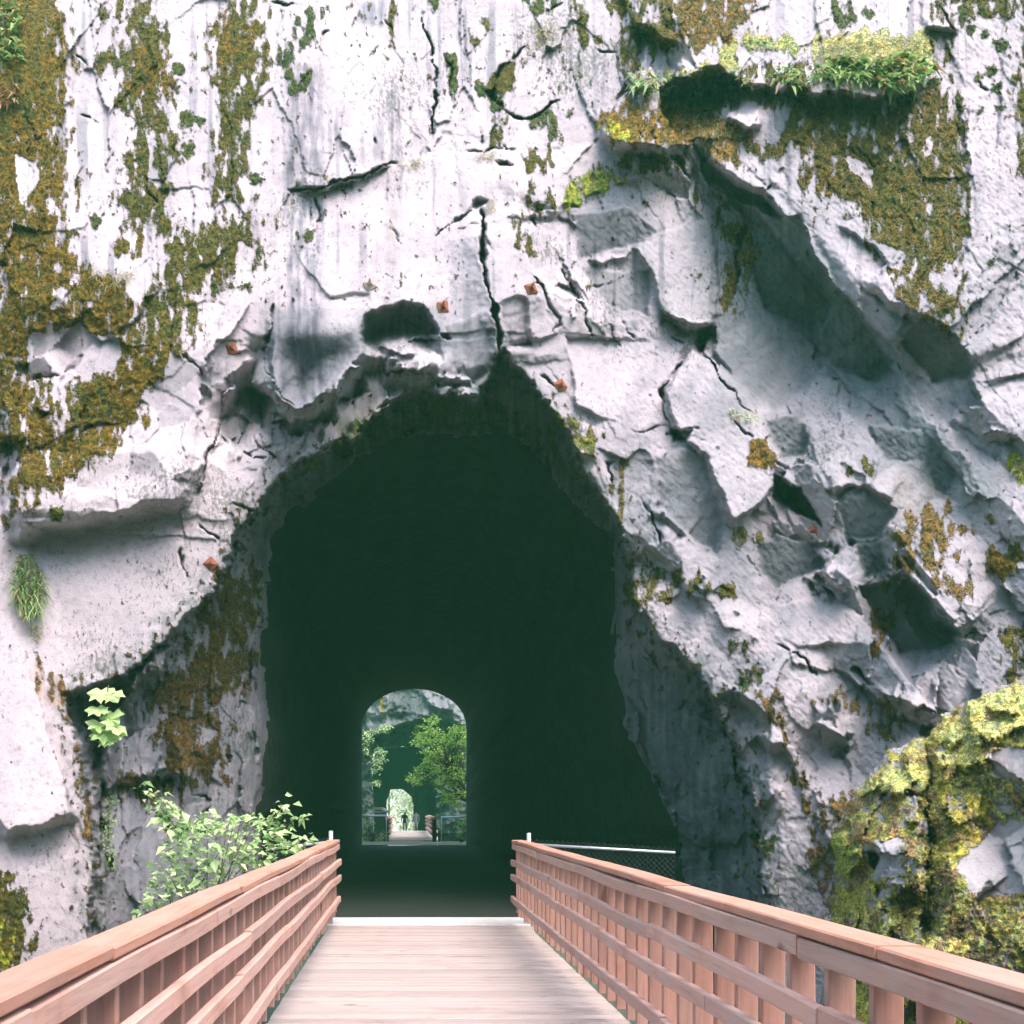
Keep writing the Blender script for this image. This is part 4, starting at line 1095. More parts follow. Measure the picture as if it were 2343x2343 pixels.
# bare rock showing through the moss on the left
for hole in (R(1, (90, 880), (200, 900), (200, 980), (130, 1110), (105, 1000)), R(1, (170, 1870), (440, 1800), (640, 1930), (170, 1960)), R(4, (160, 20), (340, 10), (350, 190), (165, 190)),
             R(4, (350, 0), (650, 0), (660, 110), (600, 170), (420, 210), (290, 250), (280, 210)), R(1, (1330, 1340), (1300, 1560), (1360, 1560), (1400, 1400)), R(3, (960, 870), (1080, 940), (1060, 990), (980, 920)),
             R(3, (1110, 1365), (1270, 1400), (1240, 1470), (1150, 1430)), R(1, (330, 1590), (370, 1620), (300, 1690), (330, 1660))):
    b = C.box(hole, 20)
    sd = C.sdist(hole, C.wx[b], C.wy[b])
    C.moss[b] = np.where(sd > -6, np.minimum(C.moss[b], -0.25 - 0.02 * sd + 0.25 * fbm(C.X[b] / 20, C.Y[b] / 20, 3, 77)), C.moss[b])
rimm = np.where(sd_out < 0, 1 + sd_out / 70.0, 1 - np.clip(sd_out, 0, None) / 160.0)
rimm = np.clip(rimm, 0, 1) * sst((C.Y - 760) / 200)
C.moss = np.maximum(C.moss, np.clip(0.8 * fbm(C.X / 15, C.Y / 24, 4, 431, 0.65) + 0.55 * rimm - 0.72, -1, 0.3))
# thin speckle of moss along upper face
sp = 0.9 * fbm(C.X / 16, C.Y / 28, 4, 401, 0.6) + 0.5 * fbm(C.X / 150, C.Y / 260, 2, 411) - 0.80 - 0.5 * sst((C.Y - 620) / 260)
C.moss = np.maximum(C.moss, np.clip(sp, -1, 0.35))
C.moss = np.where(sd_in > 6, -1, C.moss)
# moss has thickness
mb = sst(C.moss / 0.5 + 0.1)
C.D -= mb * (0.015 + 0.022 * np.clip(fbm(C.X / 17, C.Y / 15, 3, 420), -0.6, 1))

keep = sd_in < 22
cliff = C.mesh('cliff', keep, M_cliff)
tag(cliff, 'pale granite cliff with streaks of olive moss around the tunnel mouth', 'cliff', kind='structure')

# moss tufts standing off the rock (nobody could count them)
def moss_tufts(Fd, keepm, name, mat, count, size, label, seed):
    r = np.random.default_rng(seed)
    P = Fd.points()
    ok = (Fd.moss > 0.16) & keepm
    jj, ii = np.nonzero(ok)
    sel = r.integers(0, len(jj), count)
    jj, ii = jj[sel], ii[sel]
    p = P[jj, ii]
    nj, ni = Fd.X.shape
    a = P[jj, np.clip(ii + 2, 0, ni - 1)] - P[jj, np.clip(ii - 2, 0, ni - 1)]
    b = P[np.clip(jj - 2, 0, nj - 1), ii] - P[np.clip(jj + 2, 0, nj - 1), ii]
    nrm = np.cross(a, b)
    nrm /= np.linalg.norm(nrm, axis=1, keepdims=True) + 1e-9
    nrm = np.where(nrm[:, 1:2] > 0, -nrm, nrm)
    p = p + r.normal(0, 0.012, p.shape)
    V, Fc, Cc = [], [], []
    for q in range(2):
        side = r.normal(0, 1, p.shape)
        side -= nrm * (side * nrm).sum(1, keepdims=True)
        side /= np.linalg.norm(side, axis=1, keepdims=True) + 1e-9
        s = (size * r.uniform(0.5, 1.5, (count, 1)))
        tip = p + nrm * s * 1.1 + np.array((0, 0, -0.5)) * s * r.uniform(0, 1, (count, 1)) + side * s * r.normal(0, .4, (count, 1))
        V += [p - side * s * 0.55 - nrm * 0.01, p + side * s * 0.55 - nrm * 0.01, tip]
    V = np.stack(V, 1).reshape(-1, 3)
    f = np.arange(len(V)).reshape(-1, 3)
    ob = mesh_np(name, V, f, mat)
    c = Fd.mcol[jj, ii] * r.uniform(0.25, 2.0, (count, 1))
    attr(ob, 'mcol', np.repeat(c, 6, axis=0), 'FLOAT_COLOR')
    tag(ob, label, 'moss', kind='stuff')
    return ob


def tuft_mat():
    m, n, p = nt('moss_tuft')
    a = attr_node(n, 'mcol')
    n.links.new(a.outputs['Color'], p.inputs['Base Color'])
    p.inputs['Roughness'].default_value = 0.95
    p.inputs['Specular IOR Level'].default_value = 0.1
    return m


M_tuft = tuft_mat()
inframe = (C.X > -40) & (C.X < 2400) & (C.Y > -40) & (C.Y < 2343)
moss_tufts(C, keep & inframe, 'moss', M_tuft, 130000, 0.009, 'olive and rust brown moss clinging to the pale cliff', 5)

# ------------------------------------------------------------------ tunnel bore
FARY = 45.0
def far_outline(n_side=10, n_arch=22):
    x0, x1 = P3(828, 0, FARY).x, P3(1067, 0, FARY).x
    zs, zt = P3(0, 1664, FARY).z, P3(0, 1576, FARY).z
    cx, rx = (x0 + x1) / 2, (x1 - x0) / 2
    pts = [(x0, z) for z in np.linspace(-0.35, zs, n_side, endpoint=False)]
    pts += [(cx - rx * math.cos(a), zs + (zt - zs) * math.sin(a)) for a in np.linspace(0, math.pi, n_arch)]
    pts += [(x1, z) for z in np.linspace(zs, -0.35, n_side + 1)[1:]]
    return np.array(pts)


def resample(pts, n):
    p = np.array(pts, float)
    d = np.r_[0, np.cumsum(np.hypot(*np.diff(p, axis=0).T))]
    s = np.linspace(0, d[-1], n)
    return np.stack([np.interp(s, d, p[:, 0]), np.interp(s, d, p[:, 1])], 1)


mouth = resample([p for p in M_in if p[1] < 2480], 72)
ring0 = np.array([list(P3(px, py, C.at(px, py) + 0.05)) for px, py in mouth])
farp = resample(far_outline(), 72)
ring0w = ring0[:, [0, 2]]
rings = []
ys = [None, 17.5, 19, 21, 24, 28, 33, 38, 42, 44.6, FARY]
for i, yv in enumerate(ys):
    if i == 0:
        rings.append(ring0); continue
    t_ = min(1.0, (yv - 16.0) / 12.0)
    q = ring0w * (1 - t_) + farp * t_
    if yv < 44:
        q = q + rng.normal(0, 0.07, q.shape) * (1 if i < 9 else 0)
    rings.append(np.c_[q[:, 0], np.full(len(q), yv), q[:, 1]])
V = np.concatenate(rings)
n_ = 72
fc = [(i * n_ + j, (i + 1) * n_ + j, (i + 1) * n_ + j + 1, i * n_ + j + 1) for i in range(len(rings) - 1) for j in range(n_ - 1)]
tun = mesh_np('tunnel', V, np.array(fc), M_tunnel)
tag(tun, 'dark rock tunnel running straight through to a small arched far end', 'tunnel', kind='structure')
# rock facing around the far end of the bore
fo = far_outline()
outr = np.array([(x * 1.0 + (x - 0.4) * 3.0, (z if z < 0 else z + (z) * 1.2)) for x, z in fo])
V = np.r_[np.c_[fo[:, 0], np.full(len(fo), FARY), fo[:, 1]], np.c_[outr[:, 0], np.full(len(fo), FARY + 1.5), outr[:, 1]]]
nf = len(fo)
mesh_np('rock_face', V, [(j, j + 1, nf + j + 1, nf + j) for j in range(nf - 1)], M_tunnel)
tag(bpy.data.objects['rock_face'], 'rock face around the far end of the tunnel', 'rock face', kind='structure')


def box_obj(name, x0, x1, y0, y1, z0, z1, mat, parent=None):
    v = [(x, y, z) for z in (z0, z1) for y in (y0, y1) for x in (x0, x1)]
    f = [(0, 2, 3, 1), (4, 5, 7, 6), (0, 1, 5, 4), (2, 6, 7, 3), (0, 4, 6, 2), (1, 3, 7, 5)]
    return mesh_np(name, np.array(v), f, mat, parent, smooth=False)


# tunnel floor and ground beyond
DECK_END = 13.64
nx, ny = 24, 60
gx_, gy_ = np.meshgrid(np.linspace(-4, 6, nx), np.linspace(14.5, 45.0, ny))
gz_ = -0.06 + 0.03 * fbm(gx_ * 1.3, gy_ * 0.8, 3, 5)
V = np.stack([gx_, gy_, gz_], -1).reshape(-1, 3)
idx = np.arange(nx * ny).reshape(ny, nx)
fc = np.stack([idx[:-1, :-1], idx[:-1, 1:], idx[1:, 1:], idx[1:, :-1]], -1).reshape(-1, 4)
tag(mesh_np('tunnel_floor', V, fc, M_ballast), kind='structure')
gnd = mesh_np('ground', np.array([(-320, -120, -9.0), (320, -120, -9.0), (320, 420, -9.0), (-320, 420, -9.0)]), [(0, 1, 2, 3)], M_ground)
tag(gnd, kind='structure')


# the other side of the canyon, behind the viewer
gx_, gy_ = np.meshgrid(np.linspace(-70, 70, 90), np.linspace(0, 1, 40))
V = np.stack([gx_, -13 - 7 * gy_ + 1.6 * fbm(gx_ / 9, gy_ * 4, 4, 177) - 0.012 * gx_ ** 2 * 0, -9.2 + 27 * gy_], -1).reshape(-1, 3)
idx = np.arange(3600).reshape(40, 90)
fc = np.stack([idx[:-1, :-1], idx[:-1, 1:], idx[1:, 1:], idx[1:, :-1]], -1).reshape(-1, 4)
tag(mesh_np('opposite_cliff', V, fc, plain('shaded_granite', (0.20, 0.19, 0.19), 0.9, 1.2, 0.5, bmp=0.5, bd=0.2)), kind='structure')
# the hill that the tunnel runs through, joined to the top edge of the cliff sheet
topP = C.points()[0][::4]
hv = [topP + np.array((0, 0.0, -0.02))]
for t_ in (0.08, 0.3, 0.6, 0.85, 1.0):
    q = topP.copy()
    q[:, 1] = topP[:, 1] * (1 - t_) + 46.8 * t_
    q[:, 2] = topP[:, 2] * (1 - t_) + 10.0 * t_ + 1.5 * math.sin(t_ * 3.0) + 0.5 * fbm(q[:, 0] / 3, np.full(len(q), t_ * 5), 3, 19)
    hv.append(q)
q = hv[-1].copy(); q[:, 1] = 47.2; q[:, 2] = 9.0; q[:, 0] *= 1.0
hv.append(q)
nh = len(topP)
fc = [(i * nh + j, i * nh + j + 1, (i + 1) * nh + j + 1, (i + 1) * nh + j) for i in range(len(hv) - 1) for j in range(nh - 1)]
tag(mesh_np('hill', np.concatenate(hv), np.array(fc), M_ground), kind='structure')
sl = np.array([(-60, 205, -12), (60, 205, -12), (70, 260, 55), (-70, 260, 55)], float)
gx_, gy_ = np.meshgrid(np.linspace(0, 1, 40), np.linspace(0, 1, 30))
V = np.stack([-60 + 120 * gx_ + 0 * gy_, 205 + 40 * gy_ + 4 * fbm(gx_ * 9, gy_ * 6, 4, 77), -12 + 60 * gy_], -1).reshape(-1, 3)
idx = np.arange(1200).reshape(30, 40)
fc = np.stack([idx[:-1, :-1], idx[:-1, 1:], idx[1:, 1:], idx[1:, :-1]], -1).reshape(-1, 4)
tag(mesh_np('far_slope', V, fc, M_concrete), kind='structure')


# ------------------------------------------------------------------ timber helpers
def timber(name, p0, p1, w, h, mat, parent=None, bow=0.0, segs=8, ch=0.006, seed=0, up=Vector((0, 0, 1))):
    """chamfered board from p0 to p1; w across, h along up"""
    r = random.Random(seed)
    p0, p1 = Vector(p0), Vector(p1)
    ax = (p1 - p0).normalized()
    sd_ = ax.cross(up).normalized()
    u = sd_.cross(ax)
    prof = [(-w/2+ch, -h/2), (w/2-ch, -h/2), (w/2, -h/2+ch), (w/2, h/2-ch), (w/2-ch, h/2), (-w/2+ch, h/2), (-w/2, h/2-ch), (-w/2, -h/2+ch)]
    verts, faces = [], []
    ph1, ph2 = r.uniform(0, 6), r.uniform(0, 6)
    for i in range(segs + 1):
        t_ = i / segs
        o = (math.sin(t_ * 3.1 + ph1) * 0.6 + math.sin(t_ * 7.3 + ph2) * 0.4) * bow
        o2 = (math.sin(t_ * 4.7 + ph2) * 0.7) * bow * 0.6
        c = p0.lerp(p1, t_) + u * o + sd_ * o2
        for a, b_ in prof:
            verts.append(c + sd_ * a + u * b_)
    for i in range(segs):
        for j in range(8):
            a, b_ = i * 8 + j, i * 8 + (j + 1) % 8
            faces.append((a, b_, b_ + 8, a + 8))
    faces.append(tuple(range(7, -1, -1)))
    faces.append(tuple(range(segs * 8, segs * 8 + 8)))
    me = bpy.data.meshes.new(name)
    org = p0
    me.from_pydata([tuple(v - org) for v in verts], [], faces)
    me.materials.append(mat)
    me.update()
    ob = bpy.data.objects.new(name, me)
    put(ob, parent)
    ob.location = org - (parent.location if parent is not None else Vector((0, 0, 0)))
    return ob


def tube_mesh(path, rads, sides=7, close=True):
    path = [Vector(p) for p in path]
    V, Fc = [], []
    for i, p in enumerate(path):
        a = path[max(i - 1, 0)]; b_ = path[min(i + 1, len(path) - 1)]
        ax = (b_ - a).normalized()
        s1 = ax.cross(Vector((0.3, 0.9, 0.2)) if abs(ax.z) > 0.9 else Vector((0, 0, 1))).normalized()
        s2 = s1.cross(ax)
        for k_ in range(sides):
            an = 2 * math.pi * k_ / sides
            V.append(p + (s1 * math.cos(an) + s2 * math.sin(an)) * rads[i])
    for i in range(len(path) - 1):
        for k_ in range(sides):
            a, b_ = i * sides + k_, i * sides + (k_ + 1) % sides
            Fc.append((a, b_, b_ + sides, a + sides))
    if close:
        Fc.append(tuple(range(sides - 1, -1, -1)))
        Fc.append(tuple(range((len(path) - 1) * sides, len(path) * sides)))
    return V, Fc


def tube(name, path, rad, mat, parent=None, sides=8):
    rads = rad if isinstance(rad, (list, tuple)) else [rad] * len(path)
    V, Fc = tube_mesh(path, rads, sides)
    off = parent.location if parent is not None else Vector((0, 0, 0))
    return mesh_np(name, np.array([tuple(v - off) for v in V]), Fc, mat, parent)


# ------------------------------------------------------------------ footbridge
bridge = empty('footbridge', (0.3, 7.5, 0), 'wooden footbridge deck of pale cross planks leading into the tunnel', 'bridge')
y = 1.2
pi_ = 0
while y < DECK_END - 0.05:
    w_ = 0.138
    timber('plank', (-1.005 + rng.normal(0, .002), y + w_ / 2, -0.022 + rng.normal(0, .0022)), (1.640 + rng.normal(0, .002), y + w_ / 2, -0.022 + rng.normal(0, .0022)), w_, 0.042, M_deck, bridge, bow=0.0015, segs=3, ch=0.005, seed=pi_)
    y += w_ + 0.011
    pi_ += 1
for gxp in (-0.7, 0.3, 1.3):
    timber('girder', (gxp, 1.0, -0.30), (gxp, 13.9, -0.30), 0.2, 0.5, M_steel, bridge, segs=1)
sill = timber('concrete_sill', (-1.15, DECK_END + 0.47, -0.05), (1.72, DECK_END + 0.47, -0.05), 0.90, 0.13, M_concrete, None, bow=0.002, segs=6, ch=0.012)
tag(sill, 'pale concrete sill where the bridge deck meets the dark tunnel floor', 'sill')


def railing(name, label, inner, outer, sgn, y0, y1, parent_y, seed):
    """sgn +1: deck lies on the +X side (left railing); -1: right railing"""
    r = random.Random(seed)
    root = empty(name, ((inner + outer) / 2, parent_y, 0), label, 'railing', 'railings of the near footbridge')
    cx_ = (inner + outer) / 2
    # pickets
    yy = y0 + 0.1
    while yy < y1:
        xi = cx_ - sgn * 0.012
        timber('picket', (xi + r.gauss(0, .004), yy + r.gauss(0, .012), 0.175 + r.gauss(0, .010)), (xi + r.gauss(0, .004), yy + r.gauss(0, .006), 1.10), 0.095, 0.042, M_picket, root, bow=0.002, segs=2, ch=0.005, seed=r.random(), up=Vector((0, 1, 0)))
        yy += 0.322
    zr = [(1.058, 0.076, 0.0, 'fascia'), (0.850, 0.080, 0.028, 'rail'), (0.650, 0.080, 0.028, 'rail'), (0.362, 0.080, 0.028, 'rail')]
    for zi, (zc, hh, proud, nm) in enumerate(zr):
        ya = y0 - r.uniform(0, 1.2)
        while ya < y1 - 0.02:
            yb = min(ya + r.uniform(2.2, 2.6), y1 + (0.05 if nm == 'rail' else 0.02))
            if y1 - yb < 0.7: yb = y1 + 0.03
            xx = inner - sgn * (0.019 - 0.0) + sgn * proud * 0.6
            z_off = r.gauss(0, 0.003)
            timber(nm, (xx, ya, zc + z_off), (xx + r.gauss(0, .004), yb - 0.004, zc + z_off + r.gauss(0, .003)), 0.046, hh, M_rail, root, bow=0.008, segs=9, ch=0.006, seed=r.random())
            ya = yb
    ya = y0 - 0.4
    while ya < y1 - 0.02:
        yb = min(ya + r.uniform(2.2, 2.6), y1 + 0.04)
        if y1 - yb < 0.7: yb = y1 + 0.04
        z_off = r.gauss(0, 0.002)
        timber('cap', (cx_, ya, 1.125 + z_off), (cx_ + r.gauss(0, .004), yb - 0.005, 1.125 + z_off + r.gauss(0, .002)), 0.150, 0.042, M_cap, root, bow=0.006, segs=9, ch=0.007, seed=r.random())
        ya = yb
    return root


railing('wooden_railing', 'reddish wooden railing on the left side of the near footbridge', -0.87, -1.02, 1, 1.2, 13.60, 7.5, 3)
railing('wooden_railing', 'reddish wooden railing on the right side of the near footbridge, beside the mossy boulder', 1.42, 1.57, -1, 1.2, 13.60, 7.5, 8)


# ------------------------------------------------------------------ chain link fences beside the mouth
def chain_fence(label, p_post, p_end, zpost, ztop0, ztop1, pitch=0.07, wire=0.0018, barb=True, group='galvanised fences beside the tunnel mouth', depth=1.05, rr=0.019):
    root = empty('chain_link_fence', (p_post[0], p_post[1], 0), label, 'fence', group)
    a = Vector((p_post[0], p_post[1], 0)); b_ = Vector((p_end[0], p_end[1], 0))
    tube('post', [a + Vector((0, 0, -0.1)), a + Vector((0, 0, zpost))], 0.03, M_galv, root, 10)
    tube('top_rail', [a + Vector((0, 0, ztop0)), b_ + Vector((0, 0, ztop1))], rr, M_galv, root, 8)
    L_ = (b_ - a).length
    V, Fc = [], []
    n_w = int(L_ / pitch) + int(depth / pitch)
    for sg in (1, -1):
        for i in range(n_w + 2):
            s0 = i * pitch - (depth if sg > 0 else 0)
            ta, tb = 0.0, depth + 0.04          # height param
            sa, sb = s0 + (ta if sg > 0 else -ta), s0 + (tb if sg > 0 else -tb)
            # clip to 0..L
            def clip(sv, tv, s2, t2):
                if sv < 0:
                    f_ = (0 - sv) / (s2 - sv + 1e-9); return 0.0, tv + (t2 - tv) * f_
                if sv > L_:
                    f_ = (L_ - sv) / (s2 - sv + 1e-9); return L_, tv + (t2 - tv) * f_
                return sv, tv
            if (sa < 0 and sb < 0) or (sa > L_ and sb > L_): continue
            (sa, ta), (sb, tb) = clip(sa, ta, sb, tb), clip(sb, tb, sa, ta)
            q0 = a.lerp(b_, sa / L_) + Vector((0, 0, 0.03 + ta + (ztop1 - ztop0) * sa / L_ + ztop0 - depth - 0.0))
            q1 = a.lerp(b_, sb / L_) + Vector((0, 0, 0.03 + tb + (ztop1 - ztop0) * sb / L_ + ztop0 - depth - 0.0))
            if (q1 - q0).length < 0.02: continue
            off = Vector((0, -0.003 * sg, 0))
            v, f_ = tube_mesh([q0 + off, q1 + off], [wire] * 2, 4, False)
            n0 = len(V)
            V += v; Fc += [tuple(x + n0 for x in q) for q in f_]
    mesh_np('wire_mesh', np.array([tuple(v - root.location) for v in V]), Fc, M_wire, root)
    return root


pr = P3(1210, 1906, 13.72); er = P3(1545, 1950, 13.0)
chain_fence('galvanised chain link fence between the right railing end and the rock', (pr.x, pr.y), (er.x, er.y), pr.z, P3(0, 1932, 13.7).z, P3(0, 1952, 12.9).z)
pl_ = P3(757, 1901, 13.75); el = P3(610, 1944, 13.2)
chain_fence('short chain link fence behind the leafy shrub at the left railing end', (pl_.x, pl_.y), (el.x, el.y), pl_.z, P3(0, 1926, 13.75).z, P3(0, 1944, 13.2).z)

# ------------------------------------------------------------------ mossy boulder at the lower right
B = Field(axis(1840, 1850, 2400, 3000, 3.0, 16.0), axis(1500, 1510, 2343, 2800, 3.0, 16.0))
B.warp(9, 50, 71)
b_out = R(9, (700, 3200), (800, 2000), (860, 1340), (885, 1100), (880, 880), (950, 720), (1040, 600), (1180, 430), (1390, 330), (1500, 220), (1650, 130), (1800, 60), (2000, 0), (2600, -120), (3600, 200), (3600, 3200))
sdb = B.sdist(b_out, B.wx, B.wy)
tt = np.clip(sdb / 210.0, 0, 1)
B.D = 12.3 - 2.6 * np.sqrt(np.clip(1 - (1 - tt) ** 2, 0, 1)) - 0.55 * np.clip((B.X - 2100) / 300, -0.6, 1.2) - 0.9 * np.clip((B.Y - 1800) / 500, 0, 1.2)
B.D += 0.25 * fbm(B.X / 130, B.Y / 130, 3, 73) + 0.02 * fbm(B.X / 35, B.Y / 25, 3, 75, 0.6)
B.facets(b_out, 60, 70, 100, 0.4, 0.08, 0.08, 76)
B.facets(b_out, 260, 34, 26, 0.2, 0.03, 0.04, 77)
B.crack(R(9, (1390, 330), (1400, 480), (1422, 600), (1412, 800), (1415, 1000), (1400, 1350), (1420, 1500)), 18, 0.6, 60)
B.ledge(R(9, (1000, 660), (1100, 640), (1250, 640), (1400, 560)), 0.35, UP, w=22, L=120, rec=0.2, Lr=80)
B.ledge(R(9, (1560, 430), (1480, 520), (1420, 540)), 0.4, UP, w=22, L=120, rec=0.25)
B.ledge(R(9, (900, 1120), (960, 1100), (1040, 960)), 0.35, UP, w=20, L=90, rec=0.25, taper=12)
B.ledge(R(9, (1180, 1180), (1300, 1160), (1400, 1180)), 0.4, UP, w=30, L=90, rec=0.4, Lr=80, taper=12)
B.crack(R(9, (1110, 950), (1130, 1150), (1170, 1350)), 14, 0.35)
B.crack(R(9, (1730, 450), (1760, 530), (1870, 590)), 6, 0.2)
B.crack(R(9, (870, 900), (960, 850), (1030, 750)), 7, 0.2)
B.facetize(b_out, 170, 48, 60, 0.3, 0.85, 0.3, 911)
B.crack(R(9, (1390, 330), (1400, 480), (1422, 600), (1412, 800), (1415, 1000), (1400, 1350), (1420, 1500)), 7, 0.25, 60)
B.rock[:] = 1
for q, (sd0, col_, de) in enumerate(((3, (0.18, 0.17, 0.03), 0.34), (4, (0.28, 0.27, 0.08), 0.26), (9, (0.14, 0.09, 0.035), 0.30))):
    B.add_moss(b_out, col_, de, 20, sc=30 + 7 * q, ver=1.0, seed=500 + sd0)
YG2, PALE, OL2 = (0.24, 0.22, 0.03), (0.36, 0.36, 0.13), (0.17, 0.15, 0.03)
B.add_moss(R(9, (1350, 350), (1500, 220), (1930, 20), (2300, -80), (2300, 420), (1760, 400), (1560, 520), (1400, 560)), PALE, 0.66, 20, sc=26, ver=0.45, seed=511)
B.add_moss(R(9, (1040, 610), (1180, 520), (1400, 520), (1390, 620), (1100, 660)), PALE, 0.95, 14, seed=512)
B.add_moss(R(9, (890, 900), (1030, 880), (1030, 1000), (980, 1100), (890, 1100)), (0.20, 0.24, 0.03), 0.95, 12, seed=513)
B.add_moss(R(9, (890, 860), (960, 720), (1060, 650), (1000, 800)), (0.13, 0.085, 0.02), 0.9, 12, seed=514)
B.add_moss(R(9, (1430, 560), (1700, 500), (1760, 750), (1760, 1000), (1500, 1080), (1430, 950)), YG2, 0.68, 16, seed=515)
B.add_moss(R(9, (1720, 1250), (1930, 1180), (2300, 1100), (2300, 1930), (1900, 1700), (1720, 1400)), OL2, 0.68, 20, seed=516)
B.add_moss(R(9, (870, 1100), (1100, 1000), (1150, 1350), (860, 1340)), YG2, 0.58, 16, seed=517)
B.add_moss(R(9, (1420, 1050), (1560, 1100), (1750, 1350), (1750, 1600), (1420, 1500)), (0.07, 0.05, 0.02), 0.6, 16, seed=518)
B.add_moss(R(9, (1190, 1310), (1420, 1290), (1400, 1400), (1200, 1400)), PALE, 0.9, 10, seed=519)
B.add_moss(R(9, (900, 1500), (1050, 1450), (1060, 2400), (880, 2400)), YG2, 0.8, 16, seed=520)
for hole in (R(9, (1780, 850), (1960, 800), (1960, 1170), (1700, 1240), (1570, 1070)), R(9, (1740, 450), (1950, 430), (1950, 570), (1800, 560)), R(9, (1130, 920), (1240, 900), (1230, 1100), (1110, 1130))):
    bb = B.box(hole, 20)
    sd = B.sdist(hole, B.wx[bb], B.wy[bb])
    B.moss[bb] = np.where(sd > -6, np.minimum(B.moss[bb], -0.22 - 0.01 * sd + 0.3 * fbm(B.X[bb] / 20, B.Y[bb] / 20, 3, 78)), B.moss[bb])
B.mcol = B.mcol * 1.15 + 0.03
mbb = sst(B.moss / 0.5 + 0.1)
B.D -= mbb * (0.025 + 0.03 * np.clip(fbm(B.X / 15, B.Y / 13, 3, 79), -0.6, 1))
keepB = sdb > -2
boulder = B.mesh('mossy_boulder', keepB, M_boulder)
tag(boulder, 'big grey boulder thick with yellow green moss beside the right railing', 'boulder')
mb_ = moss_tufts(B, keepB & (B.X < 2400) & (B.Y < 2343), 'moss_cover', M_tuft, 30000, 0.007, None, 6)
mb_.parent = boulder
for kk in ('label', 'category'):
    if kk in mb_: del mb_[kk]

# ------------------------------------------------------------------ rock bolts
def rock_bolt(px, py, label, mat, size=0.150, tilt=0.0):
    d = C.at(px, py)
    n = C.normal_at(px, py)
    n = (n + Vector((0, -1.2, -0.1))).normalized()
    root = empty('rock_bolt', P3(px, py, d - 0.02), label, 'rock bolt', 'rusty bolt plates on the cliff')
    rot = n.to_track_quat('Z', 'Y').to_matrix().to_4x4() @ Matrix.Rotation(tilt, 4, 'Z')
    root.matrix_world = Matrix.Translation(root.location) @ rot
    h = size / 2
    bm = bmesh.new()
    rings_ = [(h, -0.05), (h, 0.012), (h * 0.9, 0.016), (h * 0.5, 0.03), (h * 0.3, 0.05), (0.03, 0.055)]
    prev = None
    for hw, z in rings_:
        vs = [bm.verts.new((sx * hw, sy * hw, z)) for sx, sy in ((-1, -1), (1, -1), (1, 1), (-1, 1))]
        if prev:
            for i in range(4):
                bm.faces.new((prev[i], prev[(i + 1) % 4], vs[(i + 1) % 4], vs[i]))
        prev = vs
    bm.faces.new(prev)
    me = bpy.data.meshes.new('plate'); bm.to_mesh(me); bm.free(); me.materials.append(mat)
    put(bpy.data.objects.new('plate', me), root)
    v, f_ = [], []
    for rad, z0, z1, sd_n in ((0.026, 0.05, 0.085, 6), (0.012, 0.085, 0.15, 8)):
        n0 = len(v)
        for z in (z0, z1):
            for i in range(sd_n):
                a = 2 * math.pi * i / sd_n
                v.append((rad * math.cos(a), rad * math.sin(a), z))
        f_ += [(n0 + i, n0 + (i + 1) % sd_n, n0 + sd_n + (i + 1) % sd_n, n0 + sd_n + i) for i in range(sd_n)]
        f_.append(tuple(n0 + sd_n + i for i in range(sd_n)))
    mesh_np('bolt', np.array(v), f_, mat, root, smooth=False)
    return root


for k_, x_, y_, lab, mt, tl in ((2, 185, 1575, 'pale grouted bolt plate highest on the face above the dark pocket', M_rustpale, 0.5),
                                (2, 588, 1697, 'rusty square bolt plate at the right corner of the dark pocket', M_rust, 0.1),
                                (2, 1075, 1597, 'rusty square bolt plate just right of the central fissure', M_rust, 0.3),
                                (4, 1280, 68, 'rusty bolt plate on the crease left of the brow block', M_rust, 0.3),
                                (4, 1165, 1257, 'rusty bolt plate near the edge of the lower left slab', M_rust, 0.7),
                                (5, 1236, 272, 'rusty bolt plate by the crack on the right arch lip', M_rust, 0.6),
                                (6, 765, 1078, 'rusty bolt plate in the hollow below the brown moss seam, far right', M_rust, 0.8)):
    (px, py), = R(k_, (x_, y_))
    rock_bolt(px, py, lab, mt, tilt=tl)


# ------------------------------------------------------------------ foliage
def leaves_mesh(name, pos, dirs, size, mat, parent=None, width=0.45, fold=0.25, droop=0.3, seed=0, lv=None, off=None):
    """one pointed, folded leaf per position"""
    r = np.random.default_rng(seed)
    pos = np.asarray(pos, float); dirs = np.asarray(dirs, float)
    n = len(pos)
    if off is not None: pos = pos - np.array(off)
    dirs = dirs / (np.linalg.norm(dirs, axis=1, keepdims=True) + 1e-9)
    s = np.asarray(size).reshape(-1, 1) * np.ones((n, 1))
    up = np.array((0, -0.35, 1.0)) + r.normal(0, 0.28, (n, 3))
    side = np.cross(dirs, up); side /= np.linalg.norm(side, axis=1, keepdims=True) + 1e-9
    nn = np.cross(side, dirs)
    w = s * width
    p0 = pos
    pm = pos + dirs * s * 0.45 - nn * s * fold * 0.4
    pl = pos + dirs * s * 0.40 + side * w * 0.5 + nn * s * fold * 0.3
    pr = pos + dirs * s * 0.40 - side * w * 0.5 + nn * s * fold * 0.3
    tip = pos + dirs * s - np.array((0, 0, 1.0)) * s * droop
    V = np.stack([p0, pl, pm, pr, tip], 1).reshape(-1, 3)
    b = (np.arange(n) * 5)[:, None]
    tri = np.concatenate([b + np.array([[0, 2, 1]]), b + np.array([[0, 3, 2]]), b + np.array([[1, 2, 4]]), b + np.array([[2, 3, 4]])])
    ob = mesh_np(name, V, tri, mat, parent, smooth=False)
    if lv is None: lv = r.uniform(0, 1, n) ** 0.9
    attr(ob, 'lv', np.repeat(lv, 5))
    return ob


